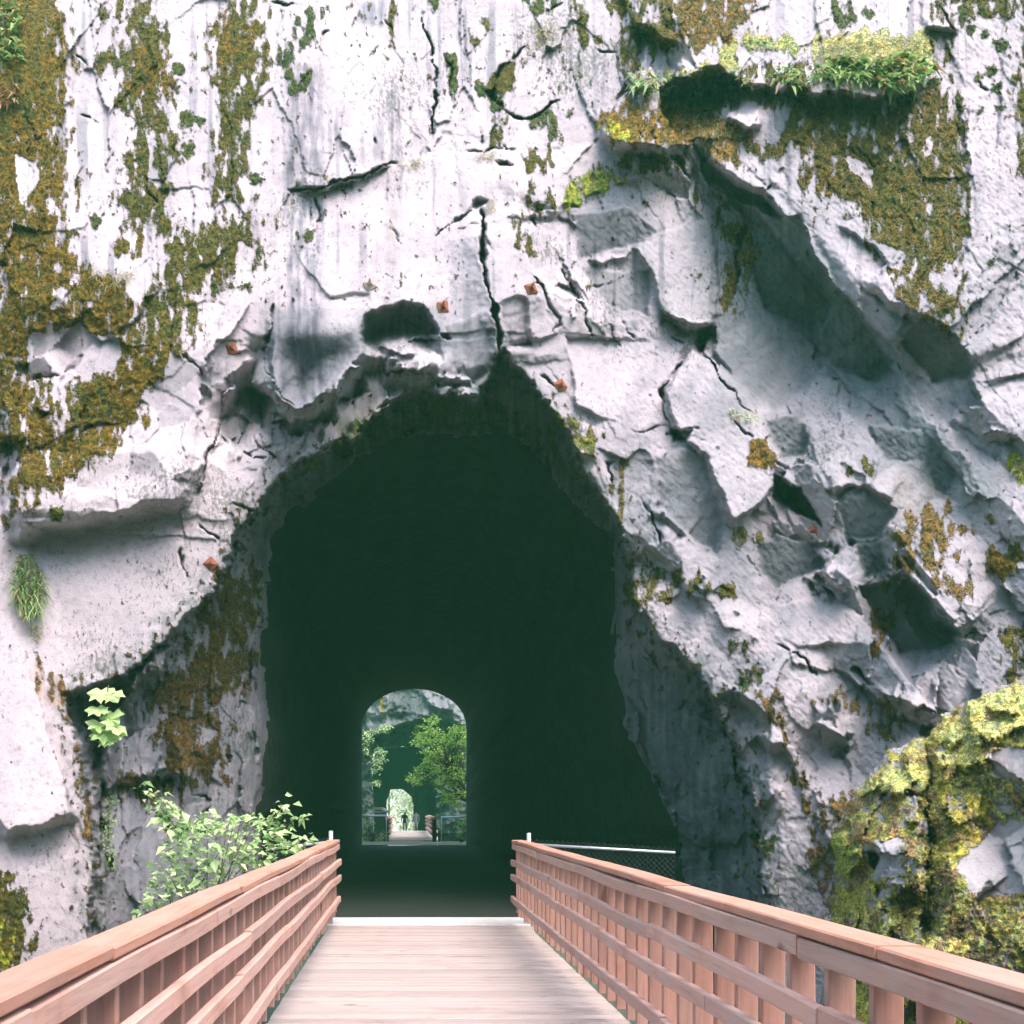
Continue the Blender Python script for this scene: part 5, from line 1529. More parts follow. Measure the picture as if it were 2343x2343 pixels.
def blades_mesh(name, pos, dirs, length, mat, parent=None, width=0.012, gravity=0.7, seg=4, seed=0, off=None):
    """arching narrow blades / fronds"""
    r = np.random.default_rng(seed)
    pos = np.asarray(pos, float); dirs = np.asarray(dirs, float)
    if off is not None: pos = pos - np.array(off)
    n = len(pos)
    dirs = dirs / (np.linalg.norm(dirs, axis=1, keepdims=True) + 1e-9)
    L_ = np.asarray(length).reshape(-1, 1) * np.ones((n, 1))
    side = np.cross(dirs, np.array((0, 0, 1.0)) + r.normal(0, .5, (n, 3))); side /= np.linalg.norm(side, axis=1, keepdims=True) + 1e-9
    V = []
    for i in range(seg + 1):
        t_ = i / seg
        c = pos + dirs * L_ * t_ + np.array((0, 0, -1.0)) * gravity * L_ * t_ * t_
        w = width * (1 - t_ ** 1.6) * (0.5 + min(1, t_ * 3) * 0.5) + 0.0006
        V += [c - side * w, c + side * w]
    V = np.stack(V, 1).reshape(-1, 3)
    m = 2 * (seg + 1)
    b = (np.arange(n) * m)[:, None]
    q = np.concatenate([b + np.array([[2 * i, 2 * i + 1, 2 * i + 3, 2 * i + 2]]) for i in range(seg)])
    ob = mesh_np(name, V, q, mat, parent, smooth=False)
    attr(ob, 'lv', np.repeat(r.uniform(0, 1, n), m))
    return ob


def poly_points(poly, n, seed):
    r = np.random.default_rng(seed)
    p = np.array(poly)
    out = []
    while len(out) < n:
        x = r.uniform(p[:, 0].min(), p[:, 0].max(), n * 3); y_ = r.uniform(p[:, 1].min(), p[:, 1].max(), n * 3)
        s = C.sdist(poly, x, y_)
        out += [(a, b) for a, b, c in zip(x, y_, s) if c > 0]
    return np.array(out[:n])


# shrub at the left mouth, growing up behind the railing
sh_poly = R(7, (730, 1330), (800, 1180), (860, 1030), (900, 960), (880, 900), (1000, 930), (1060, 820), (1200, 780), (1300, 770), (1460, 800), (1540, 850), (1600, 930), (1690, 930), (1620, 1010), (1300, 1120), (1000, 1240), (780, 1330))
shrub_o = P3(470, 2120, 12.6)
shrub = empty('leafy_shrub', (shrub_o.x, shrub_o.y, -1.0), 'bright green leafy shrub sprawling over the left railing at the tunnel mouth', 'shrub')
q = poly_points(sh_poly, 850, 4)
r_ = np.random.default_rng(41)
yv = r_.uniform(12.3, 13.35, len(q))
pos = np.array([P3(a, b, c) for a, b, c in zip(q[:, 0], q[:, 1], yv)])
dr = r_.normal(0, 1, pos.shape) * np.array((1, 0.8, 0.45)) + np.array((0.1, -0.5, 0.15))
sprays = [R(7, (1480, 830), (1540, 760), (1590, 725)), R(7, (1530, 870), (1620, 810), (1660, 790), (1705, 780)), R(7, (980, 860), (880, 720), (800, 640), (790, 605)),
          R(7, (1100, 880), (1080, 820), (1130, 790)), R(7, (960, 900), (930, 800), (860, 760)), R(7, (1000, 900), (1010, 800), (950, 740), (890, 690)), R(7, (1500, 900), (1440, 800), (1400, 780)), R(7, (1600, 960), (1660, 920), (1700, 900))]
xp, xd = [], []
for si, spv in enumerate(sprays):
    pth = resample(spv, 17)
    for a, b in pth:
        for _ in range(3 if si in (2, 4, 5) else 2):
            p = P3(a + r_.normal(0, 9), b + r_.normal(0, 9), 12.75 + r_.normal(0, .1))
            xp.append(p); xd.append(r_.normal(0, 1, 3) * (1, .6, .5) + (0.2, -0.3, -0.1))
pos = np.r_[pos, np.array(xp)]; dr = np.r_[dr, np.array(xd)]
leaves_mesh('foliage', pos, dr, np.clip(r_.lognormal(-2.4, 0.38, len(pos)), 0.04, 0.17), M_leaf, shrub, width=0.66, seed=42, off=shrub.location)
Vs, Fs = [], []
for i in range(26):
    a, b = q[i * 30]
    tipp = P3(a, b, yv[i * 30])
    basep = Vector((shrub_o.x + r_.normal(0, .3), 12.8 + r_.normal(0, .1), -1.0))
    mid = basep.lerp(tipp, 0.55) + Vector((r_.normal(0, .08), 0, 0.15))
    v, f_ = tube_mesh([basep, mid, tipp], [0.014, 0.009, 0.003], 5)
    n0 = len(Vs); Vs += [x - shrub.location for x in v]; Fs += [tuple(x + n0 for x in t_) for t_ in f_]
for spv in sprays:
    pth = [P3(a, b, 12.75) for a, b in spv]
    v, f_ = tube_mesh(pth, [0.006] * (len(pth) - 1) + [0.002], 5)
    n0 = len(Vs); Vs += [x - shrub.location for x in v]; Fs += [tuple(x + n0 for x in t_) for t_ in f_]
mesh_np('stems', np.array([tuple(v) for v in Vs]), Fs, M_bark, shrub)

# maple sprig hanging in the dark undercut: each leaf a part
def maple_leaf_verts():
    pts = []
    for a, r1 in ((90, 1.0), (78, .72), (66, .70), (46, .95), (34, .66), (20, .62), (2, .80), (-25, .52), (-60, .52), (-90, .2), (-120, .52), (-155, .52), (178, .80), (160, .62), (146, .66), (134, .95), (114, .70), (102, .72)):
        pts.append((r1 * math.cos(math.radians(a)), r1 * math.sin(math.radians(a)), 0.10 * math.sin(a * 0.21)))
    return pts


sprig_o = P3(240, 1590, 12.9)
sprig = empty('maple_sprig', sprig_o, 'hanging sprig of large bright maple leaves in the dark undercut on the left', 'plant')
ml = maple_leaf_verts()
stem_pts = [P3(*R(7, (x_, y_))[0], 12.85) for x_, y_ in ((600, 60), (585, 150), (590, 250), (590, 370))]
tube('stem', stem_pts, [0.008, 0.006, 0.005, 0.003], M_bark, sprig, 5)
for i, (x_, y_, s_, rz) in enumerate(((560, 100, 52, 170), (630, 105, 50, 200), (540, 190, 48, 160), (620, 230, 56, 185), (550, 275, 52, 165), (645, 285, 54, 205), (590, 310, 60, 180), (555, 330, 44, 150), (600, 365, 40, 185), (660, 320, 40, 210))):
    (px, py), = R(7, (x_, y_))
    p = P3(px, py, 12.82 + 0.03 * math.sin(i * 2.1))
    sc_ = s_ * K / F * 12.8 * 1.9
    M_ = Matrix.Rotation(math.radians(rz), 4, 'Y') @ Matrix.Rotation(math.radians(90), 4, 'X') 
    tilt_ = Matrix.Rotation(math.radians(random.uniform(-60, -25)), 4, 'X') @ Matrix.Rotation(random.uniform(-.5, .5), 4, 'Z')
    vs = [(tilt_ @ M_ @ Vector((a * sc_, b * sc_, c * sc_))) for a, b, c in ml]
    cen = sum(vs, Vector()) / len(vs) + Vector((0, -0.006, 0.006))
    vv = [tuple(v + p - sprig_o) for v in vs] + [tuple(cen + p - sprig_o)]
    ob = mesh_np('leaf', np.array(vv), [(len(vs), j, (j + 1) % len(vs)) for j in range(len(vs))], M_maple, sprig, smooth=False)
    attr(ob, 'lv', [random.uniform(.45, 1)] * len(vv))

# trailing ivy below the sprig
ivy_o = P3(255, 1850, 13.0)
ivy = empty('ivy', ivy_o, 'thin dark ivy trailing down the shaded groove below the maple sprig', 'plant')
ipth = resample(R(7, (625, 650), (600, 720), (600, 850), (600, 960), (590, 1060)), 60)
ip = [P3(a + r_.normal(0, 8), b + r_.normal(0, 6), C.at(a, b) - 0.08) for a, b in ipth for _ in range(3)]
leaves_mesh('leaves', ip, r_.normal(0, 1, (len(ip), 3)) + (0, -.6, -.4), r_.uniform(.03, .06, len(ip)), M_fern, ivy, width=.7, seed=44, off=ivy_o)
tube('stem', [P3(a, b, C.at(a, b) - 0.05) for a, b in ipth[::6]], 0.005, M_bark, ivy, 5)


def clump(name, label, cat, poly, count, Ls, mat, lift=0.12, width=0.010, gravity=0.8, seed=0, up=0.2, mat2=None, leafy=False, group=None, fixed=None):
    qq = poly_points(poly, count, seed)
    rr = np.random.default_rng(seed + 900)
    c = qq.mean(0)
    o = P3(c[0], c[1], C.at(*c))
    root = empty(name, o, label, cat, group)
    pp = np.array([P3(a, b, (fixed if fixed else C.at(a, b)) - rr.uniform(0, lift)) for a, b in qq])
    dd = rr.normal(0, 1, pp.shape) * (1, .6, .6) + np.array((0, -0.7, up))
    if leafy:
        leaves_mesh('foliage', pp, dd, rr.uniform(Ls[0], Ls[1], count), mat, root, width=0.42, droop=0.6, seed=seed, off=o)
    else:
        blades_mesh('fronds', pp, dd, rr.uniform(Ls[0], Ls[1], count), mat, root, width, gravity, seed=seed, off=o)
    if mat2 is not None:
        k2 = max(4, count // 9)
        if leafy:
            leaves_mesh('dead_foliage', pp[:k2] + (0, -.02, 0), dd[:k2], rr.uniform(Ls[0], Ls[1], k2), mat2, root, width=0.5, droop=0.7, seed=seed + 1, off=o)
        else:
            blades_mesh('dead_fronds', pp[:k2] + (0, -.02, 0), dd[:k2], rr.uniform(Ls[0], Ls[1], k2), mat2, root, width, gravity, seed=seed + 1, off=o)
    return root


clump('fern', 'dense shaggy green fern tuft hanging below the left slab ledge', 'fern', R(4, (110, 1200), (180, 1200), (235, 1320), (250, 1420), (230, 1540), (150, 1560), (80, 1470), (60, 1350)), 520, (.10, .20), M_fern, .16, .010, .9, 1, mat2=M_brownleaf)
clump('grass_tuft', 'small pale green grass tuft below the hanging left fern', 'grass', R(4, (160, 1580), (240, 1600), (230, 1680), (180, 1690)), 60, (.06, .12), M_dry, .05, .006, .6, 2)
clump('fern', 'wide fringe of drooping ferns along the sunlit top right ledge', 'fern', R(3, (730, 460), (800, 370), (900, 330), (1000, 320), (1100, 360), (1250, 300), (1400, 340), (1440, 430), (1350, 460), (1200, 490), (1080, 460), (930, 440), (800, 440)), 520, (.12, .24), M_fern, .22, .02, .9, 3, mat2=M_brownleaf, leafy=True)
clump('dry_grass', 'pale yellow dry grass mat on top of the fern ledge', 'grass', R(3, (790, 230), (900, 200), (1400, 200), (1400, 290), (1200, 290), (900, 320), (790, 340)), 620, (.06, .16), M_dry, .10, .005, .7, 4)
clump('fern', 'small leafy fern with hanging roots left of the fern fringe', 'fern', R(3, (500, 430), (620, 370), (710, 390), (720, 470), (600, 480)), 110, (.08, .16), M_fern, .14, .02, .9, 5, mat2=M_brownleaf, leafy=True)
clump('fern', 'pale leafed plant clinging beside the dark hollow under the ledge', 'fern', R(3, (310, 440), (420, 430), (420, 500), (330, 510)), 60, (.06, .12), M_dry, .10, .02, .9, 6, leafy=True)
clump('saxifrage', 'pale green rosette plant with drooping leaves on the prow of the right overhang', 'plant', R(2, (1590, 470), (1650, 400), (1800, 410), (1860, 480), (1800, 540), (1650, 530)), 110, (.09, .19), M_leaf, .18, .02, .9, 7, mat2=M_brownleaf, leafy=True)
clump('grass_tuft', 'pale dry grass tuft on the upper face right of centre', 'grass', R(2, (1070, 120), (1210, 110), (1210, 260), (1100, 270)), 120, (.08, .2), M_dry, .05, .005, .8, 8)
clump('grass_tuft', 'bleached grass at the right end of the horizontal crack', 'grass', R(2, (340, 890), (480, 870), (470, 930), (350, 940)), 90, (.06, .14), M_dry, .05, .004, .8, 9)
clump('grass_tuft', 'short bleached grass on the ledge above the central fissure', 'grass', R(2, (760, 840), (890, 830), (880, 890), (780, 880)), 80, (.06, .13), M_dry, .05, .004, .8, 10)
clump('grass_tuft', 'dry grass hanging at the head of the central fissure', 'grass', R(2, (830, 1080), (880, 1080), (870, 1180), (820, 1170)), 50, (.06, .14), M_dry, .05, .004, .9, 11)
clump('fern', 'bright green plants at the top left corner of the cliff', 'fern', R(1, (0, 0), (100, 0), (110, 120), (110, 330), (0, 330)), 160, (.08, .2), M_fern, .14, .02, .8, 12, mat2=M_brownleaf, leafy=True)
clump('fern', 'dead orange fronds and leaves on the mossy left edge', 'fern', R(1, (0, 470), (90, 470), (90, 560), (0, 600)), 50, (.08, .16), M_brownleaf, .1, .02, .9, 13, leafy=True)
clump('grass_tuft', 'dry grass on the small mossy step above the left overhang', 'grass', R(1, (480, 1480), (760, 1480), (740, 1560), (560, 1600)), 140, (.06, .16), M_dry, .05, .004, .9, 14)
clump('grass_tuft', 'dry grass fringe on the mossy ramp left of centre', 'grass', R(1, (990, 1300), (1250, 1230), (1240, 1300), (1080, 1370)), 120, (.06, .14), M_dry, .05, .004, .9, 15)
clump('stonecrop', 'small stonecrop plant in the diagonal crack right of the arch', 'plant', R(6, (300, 400), (460, 400), (465, 460), (320, 460)), 90, (.03, .07), M_leaf, .06, .02, .6, 16, mat2=M_brownleaf, leafy=True)
clump('grass_tuft', 'yellow green tuft at the right edge of the cliff', 'grass', R(6, (1860, 680), (1960, 650), (1960, 760), (1880, 770)), 90, (.05, .12), M_dry, .06, .008, .8, 17)
clump('ivy_sprig', 'few green leaves clinging to the left lip of the bore', 'plant', R(4, (1410, 1370), (1460, 1350), (1470, 1410), (1420, 1440)), 14, (.05, .10), M_tree, .05, .02, .6, 18, leafy=True)
clump('grass_tuft', 'tan grass hanging under the prow of the right overhang', 'grass', R(3, (20, 660), (260, 640), (330, 760), (200, 760)), 170, (.06, .16), M_dry, .05, .004, .95, 19)

# ------------------------------------------------------------------ beyond the tunnel: second bridge, second cliff with its bore
Y2 = 74.0
G = Field(np.arange(700, 1200, 2.2), np.arange(1420, 1990, 2.2))
G.warp(2.0, 16, 201)
PC = (780, 1540, 340 / 1564.0)
def Q(*pts): return [(PC[0] + PC[2] * a, PC[1] + PC[2] * b) for a, b in pts]
G.D = Y2 + 0 * G.X + (1700 - G.Y) * 0.004
G.D += 1.2 * fbm(G.X / 60, G.Y / 60, 4, 210) + 0.35 * fbm(G.X / 12, G.Y / 16, 3, 214)
G.ledge(Q((200, 640), (350, 640), (560, 555), (760, 510), (880, 450), (1100, 480), (1400, 600)), 2.6, UP, w=7, L=40, rec=1.0, Lr=20, taper=20)
G.ledge(Q((500, 150), (510, 300), (480, 470)), 1.8, LF, w=5, L=25, taper=10)
G.ledge(Q((870, 180), (900, 280), (1050, 380), (1200, 380)), 1.8, UR, w=6, L=25, taper=10)
g_mouth = Q((345, 2100), (345, 1500), (330, 1100), (350, 850), (430, 800), (560, 780), (760, 770), (900, 800), (1000, 1000), (1010, 1300), (1020, 2100))
sdg = G.sdist(g_mouth, G.wx, G.wy)
soff = Q((300, 660), (560, 575), (900, 480), (1300, 560), (1250, 900), (1010, 1000), (900, 800), (430, 800), (330, 900))
G.pit(soff, 1.4, 8)
G.rock *= np.array((0.95, 0.97, 0.98))
G.stain(Q((520, 100), (860, 100), (860, 480), (520, 560)), (0.42, 0.45, 0.46), 4, 0.2, seed=61)
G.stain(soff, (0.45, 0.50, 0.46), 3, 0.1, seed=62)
G.add_moss(Q((390, 250), (470, 250), (480, 420), (420, 420)), (0.16, 0.13, 0.03), 0.6, 3, sc=6, seed=601)
G.add_moss(Q((220, 600), (330, 600), (330, 900), (220, 900)), (0.08, 0.09, 0.03), 0.5, 3, sc=6, seed=602)
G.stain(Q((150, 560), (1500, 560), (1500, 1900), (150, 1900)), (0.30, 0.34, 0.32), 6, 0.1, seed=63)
far_cliff = G.mesh('far_cliff', sdg < 2, M_far)
tag(far_cliff, 'grey rock face with a second tunnel mouth seen through the bore', 'cliff', kind='structure')
gm = resample(g_mouth[1:-1], 40)
T2 = Q((560, 1600), (478, 1560), (480, 1440), (480, 1360), (500, 1300), (520, 1225), (580, 1222), (650, 1222), (730, 1290), (760, 1385), (760, 1480), (760, 1600))
Y3 = 140.0
t2 = resample(T2, 40)
def fz(yv): return -0.02 if yv < 66.3 else -0.02 - (yv - 66.3) * 0.0285
ra = np.array([list(P3(a, b, Y2 + 1.0)) for a, b in gm]); rb = np.array([list(P3(a, b, Y3)) for a, b in t2])
ra[0, 2] = ra[-1, 2] = -1.5; rb[0, 2] = rb[-1, 2] = -3.2
rr2 = [ra] + [np.c_[(ra[:, 0] * (1 - t_) + rb[:, 0] * t_) + rng.normal(0, .05, 40), np.full(40, Y2 + 1 + (Y3 - Y2 - 1) * t_), ra[:, 2] * (1 - t_) + rb[:, 2] * t_] for t_ in (0.15, 0.35, 0.6, 0.85, 1.0)]
fc = [(i * 40 + j, (i + 1) * 40 + j, (i + 1) * 40 + j + 1, i * 40 + j + 1) for i in range(len(rr2) - 1) for j in range(39)]
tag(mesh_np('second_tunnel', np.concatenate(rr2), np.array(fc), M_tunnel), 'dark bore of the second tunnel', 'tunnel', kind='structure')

# ground between the tunnels and floor of the second bore
def strip(name, x0, x1, ys_, mat, zf, nx_=12):
    gx2, gy2 = np.meshgrid(np.linspace(x0, x1, nx_), np.array(ys_))
    gz2 = np.vectorize(zf)(gy2) + 0.02 * fbm(gx2 * 0.9, gy2 * 0.7, 2, 9)
    V2 = np.stack([gx2, gy2, gz2], -1).reshape(-1, 3)
    id2 = np.arange(V2.shape[0]).reshape(len(ys_), nx_)
    f2 = np.stack([id2[:-1, :-1], id2[:-1, 1:], id2[1:, 1:], id2[1:, :-1]], -1).reshape(-1, 4)
    return tag(mesh_np(name, V2, f2, mat), kind='structure')


strip('path', -7, 9, np.linspace(45.0, 50.2, 8), M_dirt, lambda v: -0.04)
strip('second_tunnel_floor', -5, 8, np.linspace(66.4, 200, 30), M_ballast, fz)

far_bridge = empty('footbridge', (0.3, 58, 0), 'distant wooden footbridge deck between the two tunnels', 'bridge')
yy = 50.2; k_ = 0
while yy < 65.6:
    timber('plank', (-0.99, yy + 0.14, -0.022), (1.59, yy + 0.14, -0.022), 0.28, 0.042, M_deck, far_bridge, segs=1, seed=k_)
    yy += 0.288; k_ += 1
tag(timber('concrete_sill', (-1.0, 66.0, 0.02), (1.7, 66.0, 0.02), 0.6, 0.20, M_concrete, None, segs=2), 'thin pale sill at the far end of the distant footbridge', 'sill')
for side_, inn, sg, lab in ((0, -0.87, 1, 'distant wooden railing on the left of the far footbridge'), (1, 1.39, -1, 'distant wooden railing on the right of the far footbridge')):
    root = empty('wooden_railing', (inn - sg * .075, 58, 0), lab, 'railing', 'railings of the distant footbridge')
    timber('end_post', (inn - sg * 0.03, 49.75, -0.1), (inn - sg * 0.03, 49.75, 1.02), 0.20, 0.20, M_steel, root, segs=1, up=Vector((0, 1, 0)))
    timber('cap', (inn - sg * .075, 49.9, 1.125), (inn - sg * .075, 66, 1.125), 0.15, 0.042, M_cap, root, segs=4)
    for zc in (1.03, 0.83, 0.60, 0.33):
        timber('rail', (inn + sg * 0.06, 49.9, zc), (inn + sg * 0.02, 66, zc), 0.16, 0.11, M_rail, root, segs=4)
    yv2 = 50.2
    while yv2 < 66:
        timber('picket', (inn - sg * .075, yv2, 0.1), (inn - sg * .075, yv2, 1.1), 0.095, 0.042, M_picket, root, segs=1, up=Vector((0, 1, 0)))
        yv2 += 0.65
# guard fences at the distant bridge
pa, pb = P3(884, 1864, 49.6), P3(815, 1864, 48.0)
chain_fence('distant fence with pale top rail left of the far bridge end', (pa.x, pa.y), (pb.x, pb.y), 1.25, 1.22, 1.22, pitch=0.12, wire=0.006, group='fences at the distant bridge', rr=0.05)
pa, pb = P3(1010, 1868, 49.6), P3(1075, 1866, 48.0)
chain_fence('distant chain link fence right of the far bridge end', (pa.x, pa.y), (pb.x, pb.y), 1.18, 1.15, 1.17, pitch=0.12, wire=0.006, group='fences at the distant bridge', rr=0.05)
tl = P3(860, 1850, 51); tr_ = P3(884, 1856, 49.8)
gate_ = empty('barrier', (tl.x, 50.5, 0), 'short pale double bar barrier above the far left fence', 'barrier')
timber('bar', P3(852, 1850.5, 51), P3(877, 1850.5, 51), 0.08, 0.13, M_concrete, gate_, segs=1)
timber('bar', P3(877, 1851, 50.8), P3(886, 1857, 50), 0.08, 0.13, M_concrete, gate_, segs=1)
timber('bar', P3(852, 1858, 51), P3(877, 1858, 51), 0.05, 0.06, M_concrete, gate_, segs=1)


def crown(name, label, cat, poly, y0, y1, n, ls, mat, base, seed, group=None, clus=60, spread=0.35, width=0.5):
    r = np.random.default_rng(seed)
    root = empty(name, base, label, cat, group)
    qc = poly_points(poly, clus, seed)
    cen = np.array([P3(a, b, r.uniform(y0, y1)) for a, b in qc])
    which = r.integers(0, clus, n)
    pp = cen[which] + r.normal(0, spread, (n, 3)) * (1, 1, .55)
    dd = r.normal(0, 1, (n, 3)) * (1, 1, .5) + (0, -0.4, 0.1)
    leaves_mesh('crown', pp, dd, r.uniform(ls[0], ls[1], n), mat, root, width=width, seed=seed, off=base)
    if cat == 'vine':
        order = np.argsort(cen[:, 2])[::3]
        tube('stem', [Vector(cen[i]) for i in order], 0.02, M_bark, root, 5).location = -Vector(base) * 0
        root.children[-1].location = (0, 0, 0)
        return root
    Vt, Ft = [], []
    top = Vector(cen.mean(0)); 
    bs = Vector(base)
    mid = bs.lerp(top, .5) + Vector((.15, 0, 0))
    v, f_ = tube_mesh([bs, mid, top], [0.13, 0.10, 0.05], 7); Vt += v; Ft += f_
    for i in range(0, clus, 2):
        p = Vector(cen[i])
        s0 = bs.lerp(top, r.uniform(.4, .95))
        v, f_ = tube_mesh([s0, s0.lerp(p, .5) + Vector((0, 0, .1)), p], [0.04, 0.025, 0.008], 5)
        n0 = len(Vt); Vt += v; Ft += [tuple(x + n0 for x in t_) for t_ in f_]
    mesh_np('trunk', np.array([tuple(Vector(v) - bs) for v in Vt]), Ft, M_bark, root)
    return root


bt = P3(1090, 1930, 53)
crown('maple_tree', 'bright green tree leaning in from the right beyond the tunnel', 'tree',
      Q((700, 1070), (800, 950), (840, 850), (780, 740), (790, 600), (880, 520), (1020, 430), (1040, 460), (960, 570), (1100, 620), (1180, 590), (1200, 490), (1290, 500), (1340, 600), (1380, 800), (1380, 1300), (1250, 1420), (1150, 1400), (1020, 1350), (1010, 1150), (900, 1100), (850, 1160), (720, 1150)),
      50.5, 54, 3600, (.12, .24), M_tree, Vector((bt.x + 1.0, 52.5, -0.1)), 71, clus=170, spread=0.15)
bt = P3(1052, 1925, 49)
crown('bush', 'sunlit bush at the foot of the tree by the far right fence', 'bush', Q((1230, 1560), (1330, 1500), (1400, 1600), (1400, 1790), (1240, 1780)), 48.5, 50, 700, (.06, .14), M_tree, Vector((bt.x, 49.2, -0.05)), 72, clus=40, spread=.12)
bt = P3(850, 1925, 49)
crown('bush', 'pale green bush behind the far left fence', 'bush', Q((200, 1560), (300, 1520), (360, 1640), (480, 1680), (480, 1770), (200, 1770)), 48.9, 50.5, 700, (.06, .14), M_leaf, Vector((bt.x, 49.5, -0.05)), 73, clus=40, spread=.12)
bt = P3(858, 1905, 60)
crown('hanging_vine', 'slender leafy vine hanging by the left side of the second mouth', 'vine', Q((345, 820), (400, 760), (450, 830), (450, 930), (390, 960), (400, 1080), (370, 1200), (345, 1000)), 59, 60, 330, (.10, .22), M_leaf, Vector((bt.x, 60, 0.2)), 74, clus=26, spread=.14)
bt = P3(845, 1905, 58)
crown('hanging_vine', 'sunlit leafy tufts on the upper left rock beyond the tunnel', 'vine', Q((235, 620), (300, 600), (400, 560), (490, 540), (490, 600), (400, 600), (320, 660), (290, 830), (240, 820)), 58, 60, 300, (.10, .22), M_leaf, Vector((bt.x, 59, 0.2)), 75, clus=26, spread=.14)
# trees in the light beyond the second tunnel
for i, (fx, fy_, hh, lab) in enumerate(((-9, 165, 13, 'pale sunlit tree at the left of the far opening'), (3, 172, 15, 'pale sunlit tree with slim trunk at the right of the far opening'), (-3, 190, 18, 'hazy pale tree deepest behind the far opening'))):
    r = np.random.default_rng(800 + i)
    b0 = Vector((fx, fy_, -4.0))
    root = empty('tree', b0, lab, 'tree', 'trees beyond the second tunnel')
    n = 1500
    ang = r.uniform(0, 6.28, n); hz = r.uniform(.05, 1, n); rd = (1 - hz * .75) * hh * .35 * np.sqrt(r.uniform(.1, 1, n))
    pp = np.c_[fx + rd * np.cos(ang), fy_ + rd * np.sin(ang), -4 + hz * hh]
    leaves_mesh('crown', pp, r.normal(0, 1, (n, 3)) + (0, -.4, 0), r.uniform(.4, .9, n), M_fartree, root, width=.6, seed=i, off=b0)
    tube('trunk', [b0, b0 + Vector((0, 0, hh * .9))], [.25, .06], M_bark, root, 7)


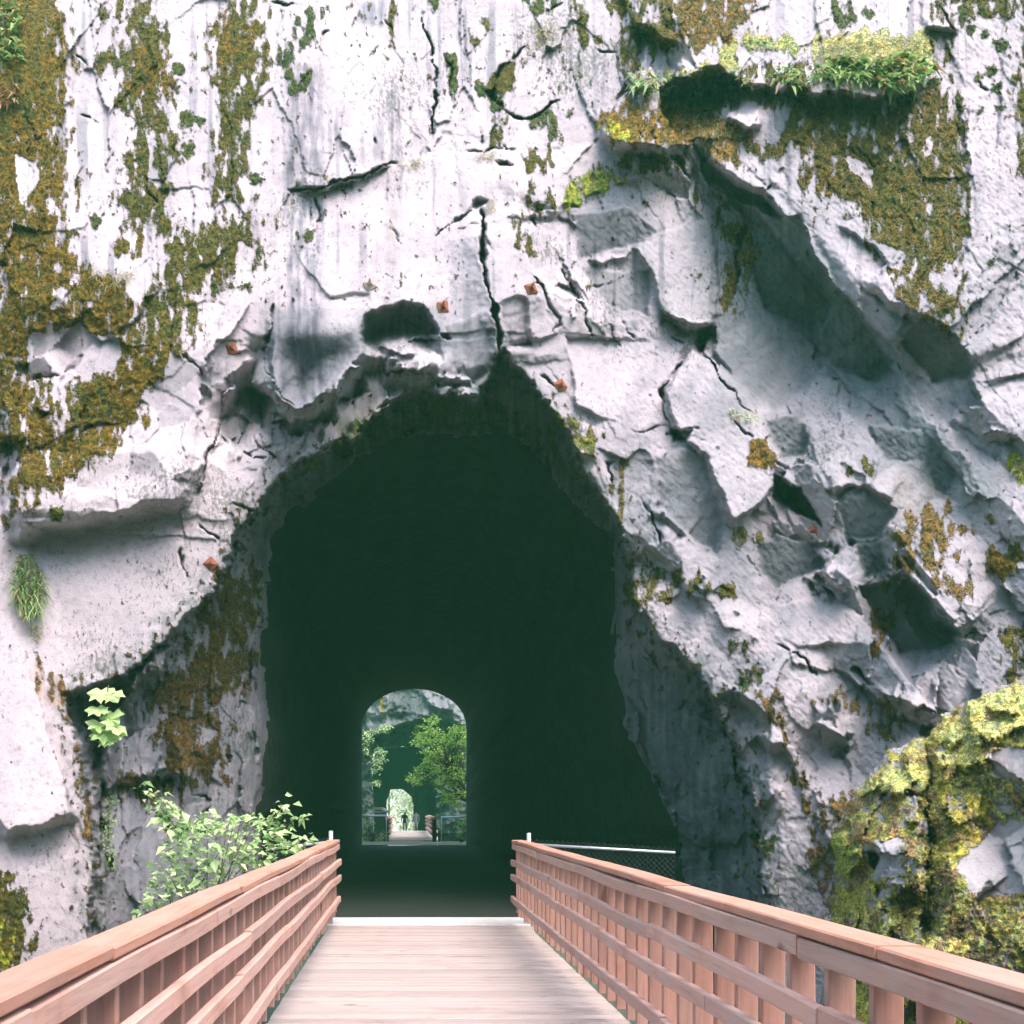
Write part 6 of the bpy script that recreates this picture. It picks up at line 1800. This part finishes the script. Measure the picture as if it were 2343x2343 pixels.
# ------------------------------------------------------------------ two walkers in the second tunnel
def person(label, x, yv, z, h, facing, tops, legs, skin, hair, seed):
    s = h / 1.72
    J = {'pel': (0, 0, .95), 'wa': (0, 0, 1.12), 'ch': (0, .01, 1.32), 'nk': (0, .01, 1.48), 'hd': (0, -.015, 1.585), 'tp': (0, -.01, 1.68),
         'hl': (-.10, 0, .90), 'kl': (-.11, -.05, .50), 'al': (-.11, .02, .09), 'tl': (-.12, -.12, .03),
         'hr': (.10, 0, .90), 'kr': (.11, -.09, .50), 'ar': (.12, .10, .11), 'tr': (.13, -.02, .03),
         'sl': (-.18, .01, 1.40), 'el': (-.25, .03, 1.12), 'wl': (-.24, -.08, .88), 'fl': (-.235, -.11, .79),
         'sr': (.18, .01, 1.40), 'er': (.25, .02, 1.12), 'wr': (.23, -.09, .88), 'fr': (.225, -.12, .79)}
    rad = {'pel': (.145, .11), 'wa': (.125, .10), 'ch': (.155, .11), 'nk': (.055, .055), 'hd': (.085, .10), 'tp': (.055, .065), 'hl': (.095, .095), 'kl': (.06, .06), 'al': (.042, .045), 'tl': (.04, .03),
           'hr': (.095, .095), 'kr': (.06, .06), 'ar': (.042, .045), 'tr': (.04, .03), 'sl': (.065, .065), 'el': (.045, .045), 'wl': (.032, .03), 'fl': (.03, .018), 'sr': (.065, .065), 'er': (.045, .045), 'wr': (.032, .03), 'fr': (.03, .018)}
    E = [('pel', 'wa'), ('wa', 'ch'), ('ch', 'nk'), ('nk', 'hd'), ('hd', 'tp'), ('pel', 'hl'), ('hl', 'kl'), ('kl', 'al'), ('al', 'tl'), ('pel', 'hr'), ('hr', 'kr'), ('kr', 'ar'), ('ar', 'tr'),
         ('ch', 'sl'), ('sl', 'el'), ('el', 'wl'), ('wl', 'fl'), ('ch', 'sr'), ('sr', 'er'), ('er', 'wr'), ('wr', 'fr')]
    names = list(J)
    me = bpy.data.meshes.new('person')
    me.from_pydata([tuple(c * s for c in J[n_]) for n_ in names], [(names.index(a), names.index(b)) for a, b in E], [])
    ob = bpy.data.objects.new('person', me)
    COL.objects.link(ob)
    md = ob.modifiers.new('skin', 'SKIN')
    for i, n_ in enumerate(names):
        me.skin_vertices[0].data[i].radius = (rad[n_][0] * s, rad[n_][1] * s)
        me.skin_vertices[0].data[i].use_root = (n_ == 'pel')
    sb = ob.modifiers.new('sub', 'SUBSURF'); sb.levels = 1; sb.render_levels = 1
    dg = bpy.context.evaluated_depsgraph_get()
    nm = bpy.data.meshes.new_from_object(ob.evaluated_get(dg))
    ob.modifiers.clear()
    old = ob.data
    ob.data = nm
    bpy.data.meshes.remove(old)
    nm.name = 'person'
    nm.materials.clear()
    for m in (tops, legs, skin, hair): nm.materials.append(m)
    for p in nm.polygons:
        c = p.center / s
        if c.z > 1.60 or (c.z > 1.52 and c.y > 0.02): mi = 3
        elif c.z > 1.47 or (c.z < .86 and abs(c.x) > .19): mi = 2
        elif c.z > .86: mi = 0
        elif c.z < .08: mi = 3
        else: mi = 1
        p.material_index = mi
        p.use_smooth = True
    ob.location = (x, yv, z)
    ob.rotation_euler = (0, 0, facing)
    tag(ob, label, 'person', 'walkers in the second tunnel')
    return ob


M_dark = plain('dark_cloth', (0.012, 0.013, 0.015), 0.9, 20, .2, bmp=0)
M_grey = plain('grey_cloth', (0.30, 0.29, 0.33), 0.9, 20, .2, bmp=0)
M_pale = plain('pale_cloth', (0.50, 0.47, 0.45), 0.9, 20, .2, bmp=0)
M_skin = plain('skin', (0.42, 0.27, 0.20), 0.6, 20, .1, bmp=0)
M_hair = plain('dark_hair', (0.02, 0.015, 0.012), 0.7, 20, .2, bmp=0)
p1 = P3(926, 1880, 80.0); p2 = P3(952, 1880, 76.5)
person('person in a dark coat walking inside the second tunnel', p1.x, 80.0, fz(80.0), 1.72, 0.2, M_dark, M_pale, M_skin, M_hair, 1)
person('person in a grey top just right of the dark coated walker', p2.x, 76.5, fz(76.5), 1.70, -0.3, M_grey, M_pale, M_skin, M_hair, 2)

# ------------------------------------------------------------------ green-tinted volume lifting the blacks to a graded shadow tone
hz = box_obj('haze', -340, 340, -140, 440, -13.2, 60, None)
m, n, p = nt('black_lift_haze')
n.nodes.remove(p)
pv = n.nodes.new('ShaderNodeVolumePrincipled')
pv.inputs['Color'].default_value = (0.25, 1.0, 0.56, 1)
pv.inputs['Density'].default_value = 0.0019
n.links.new(pv.outputs[0], n.nodes['Material Output'].inputs['Volume'])
hz.data.materials.append(m)
tag(hz, kind='stuff')
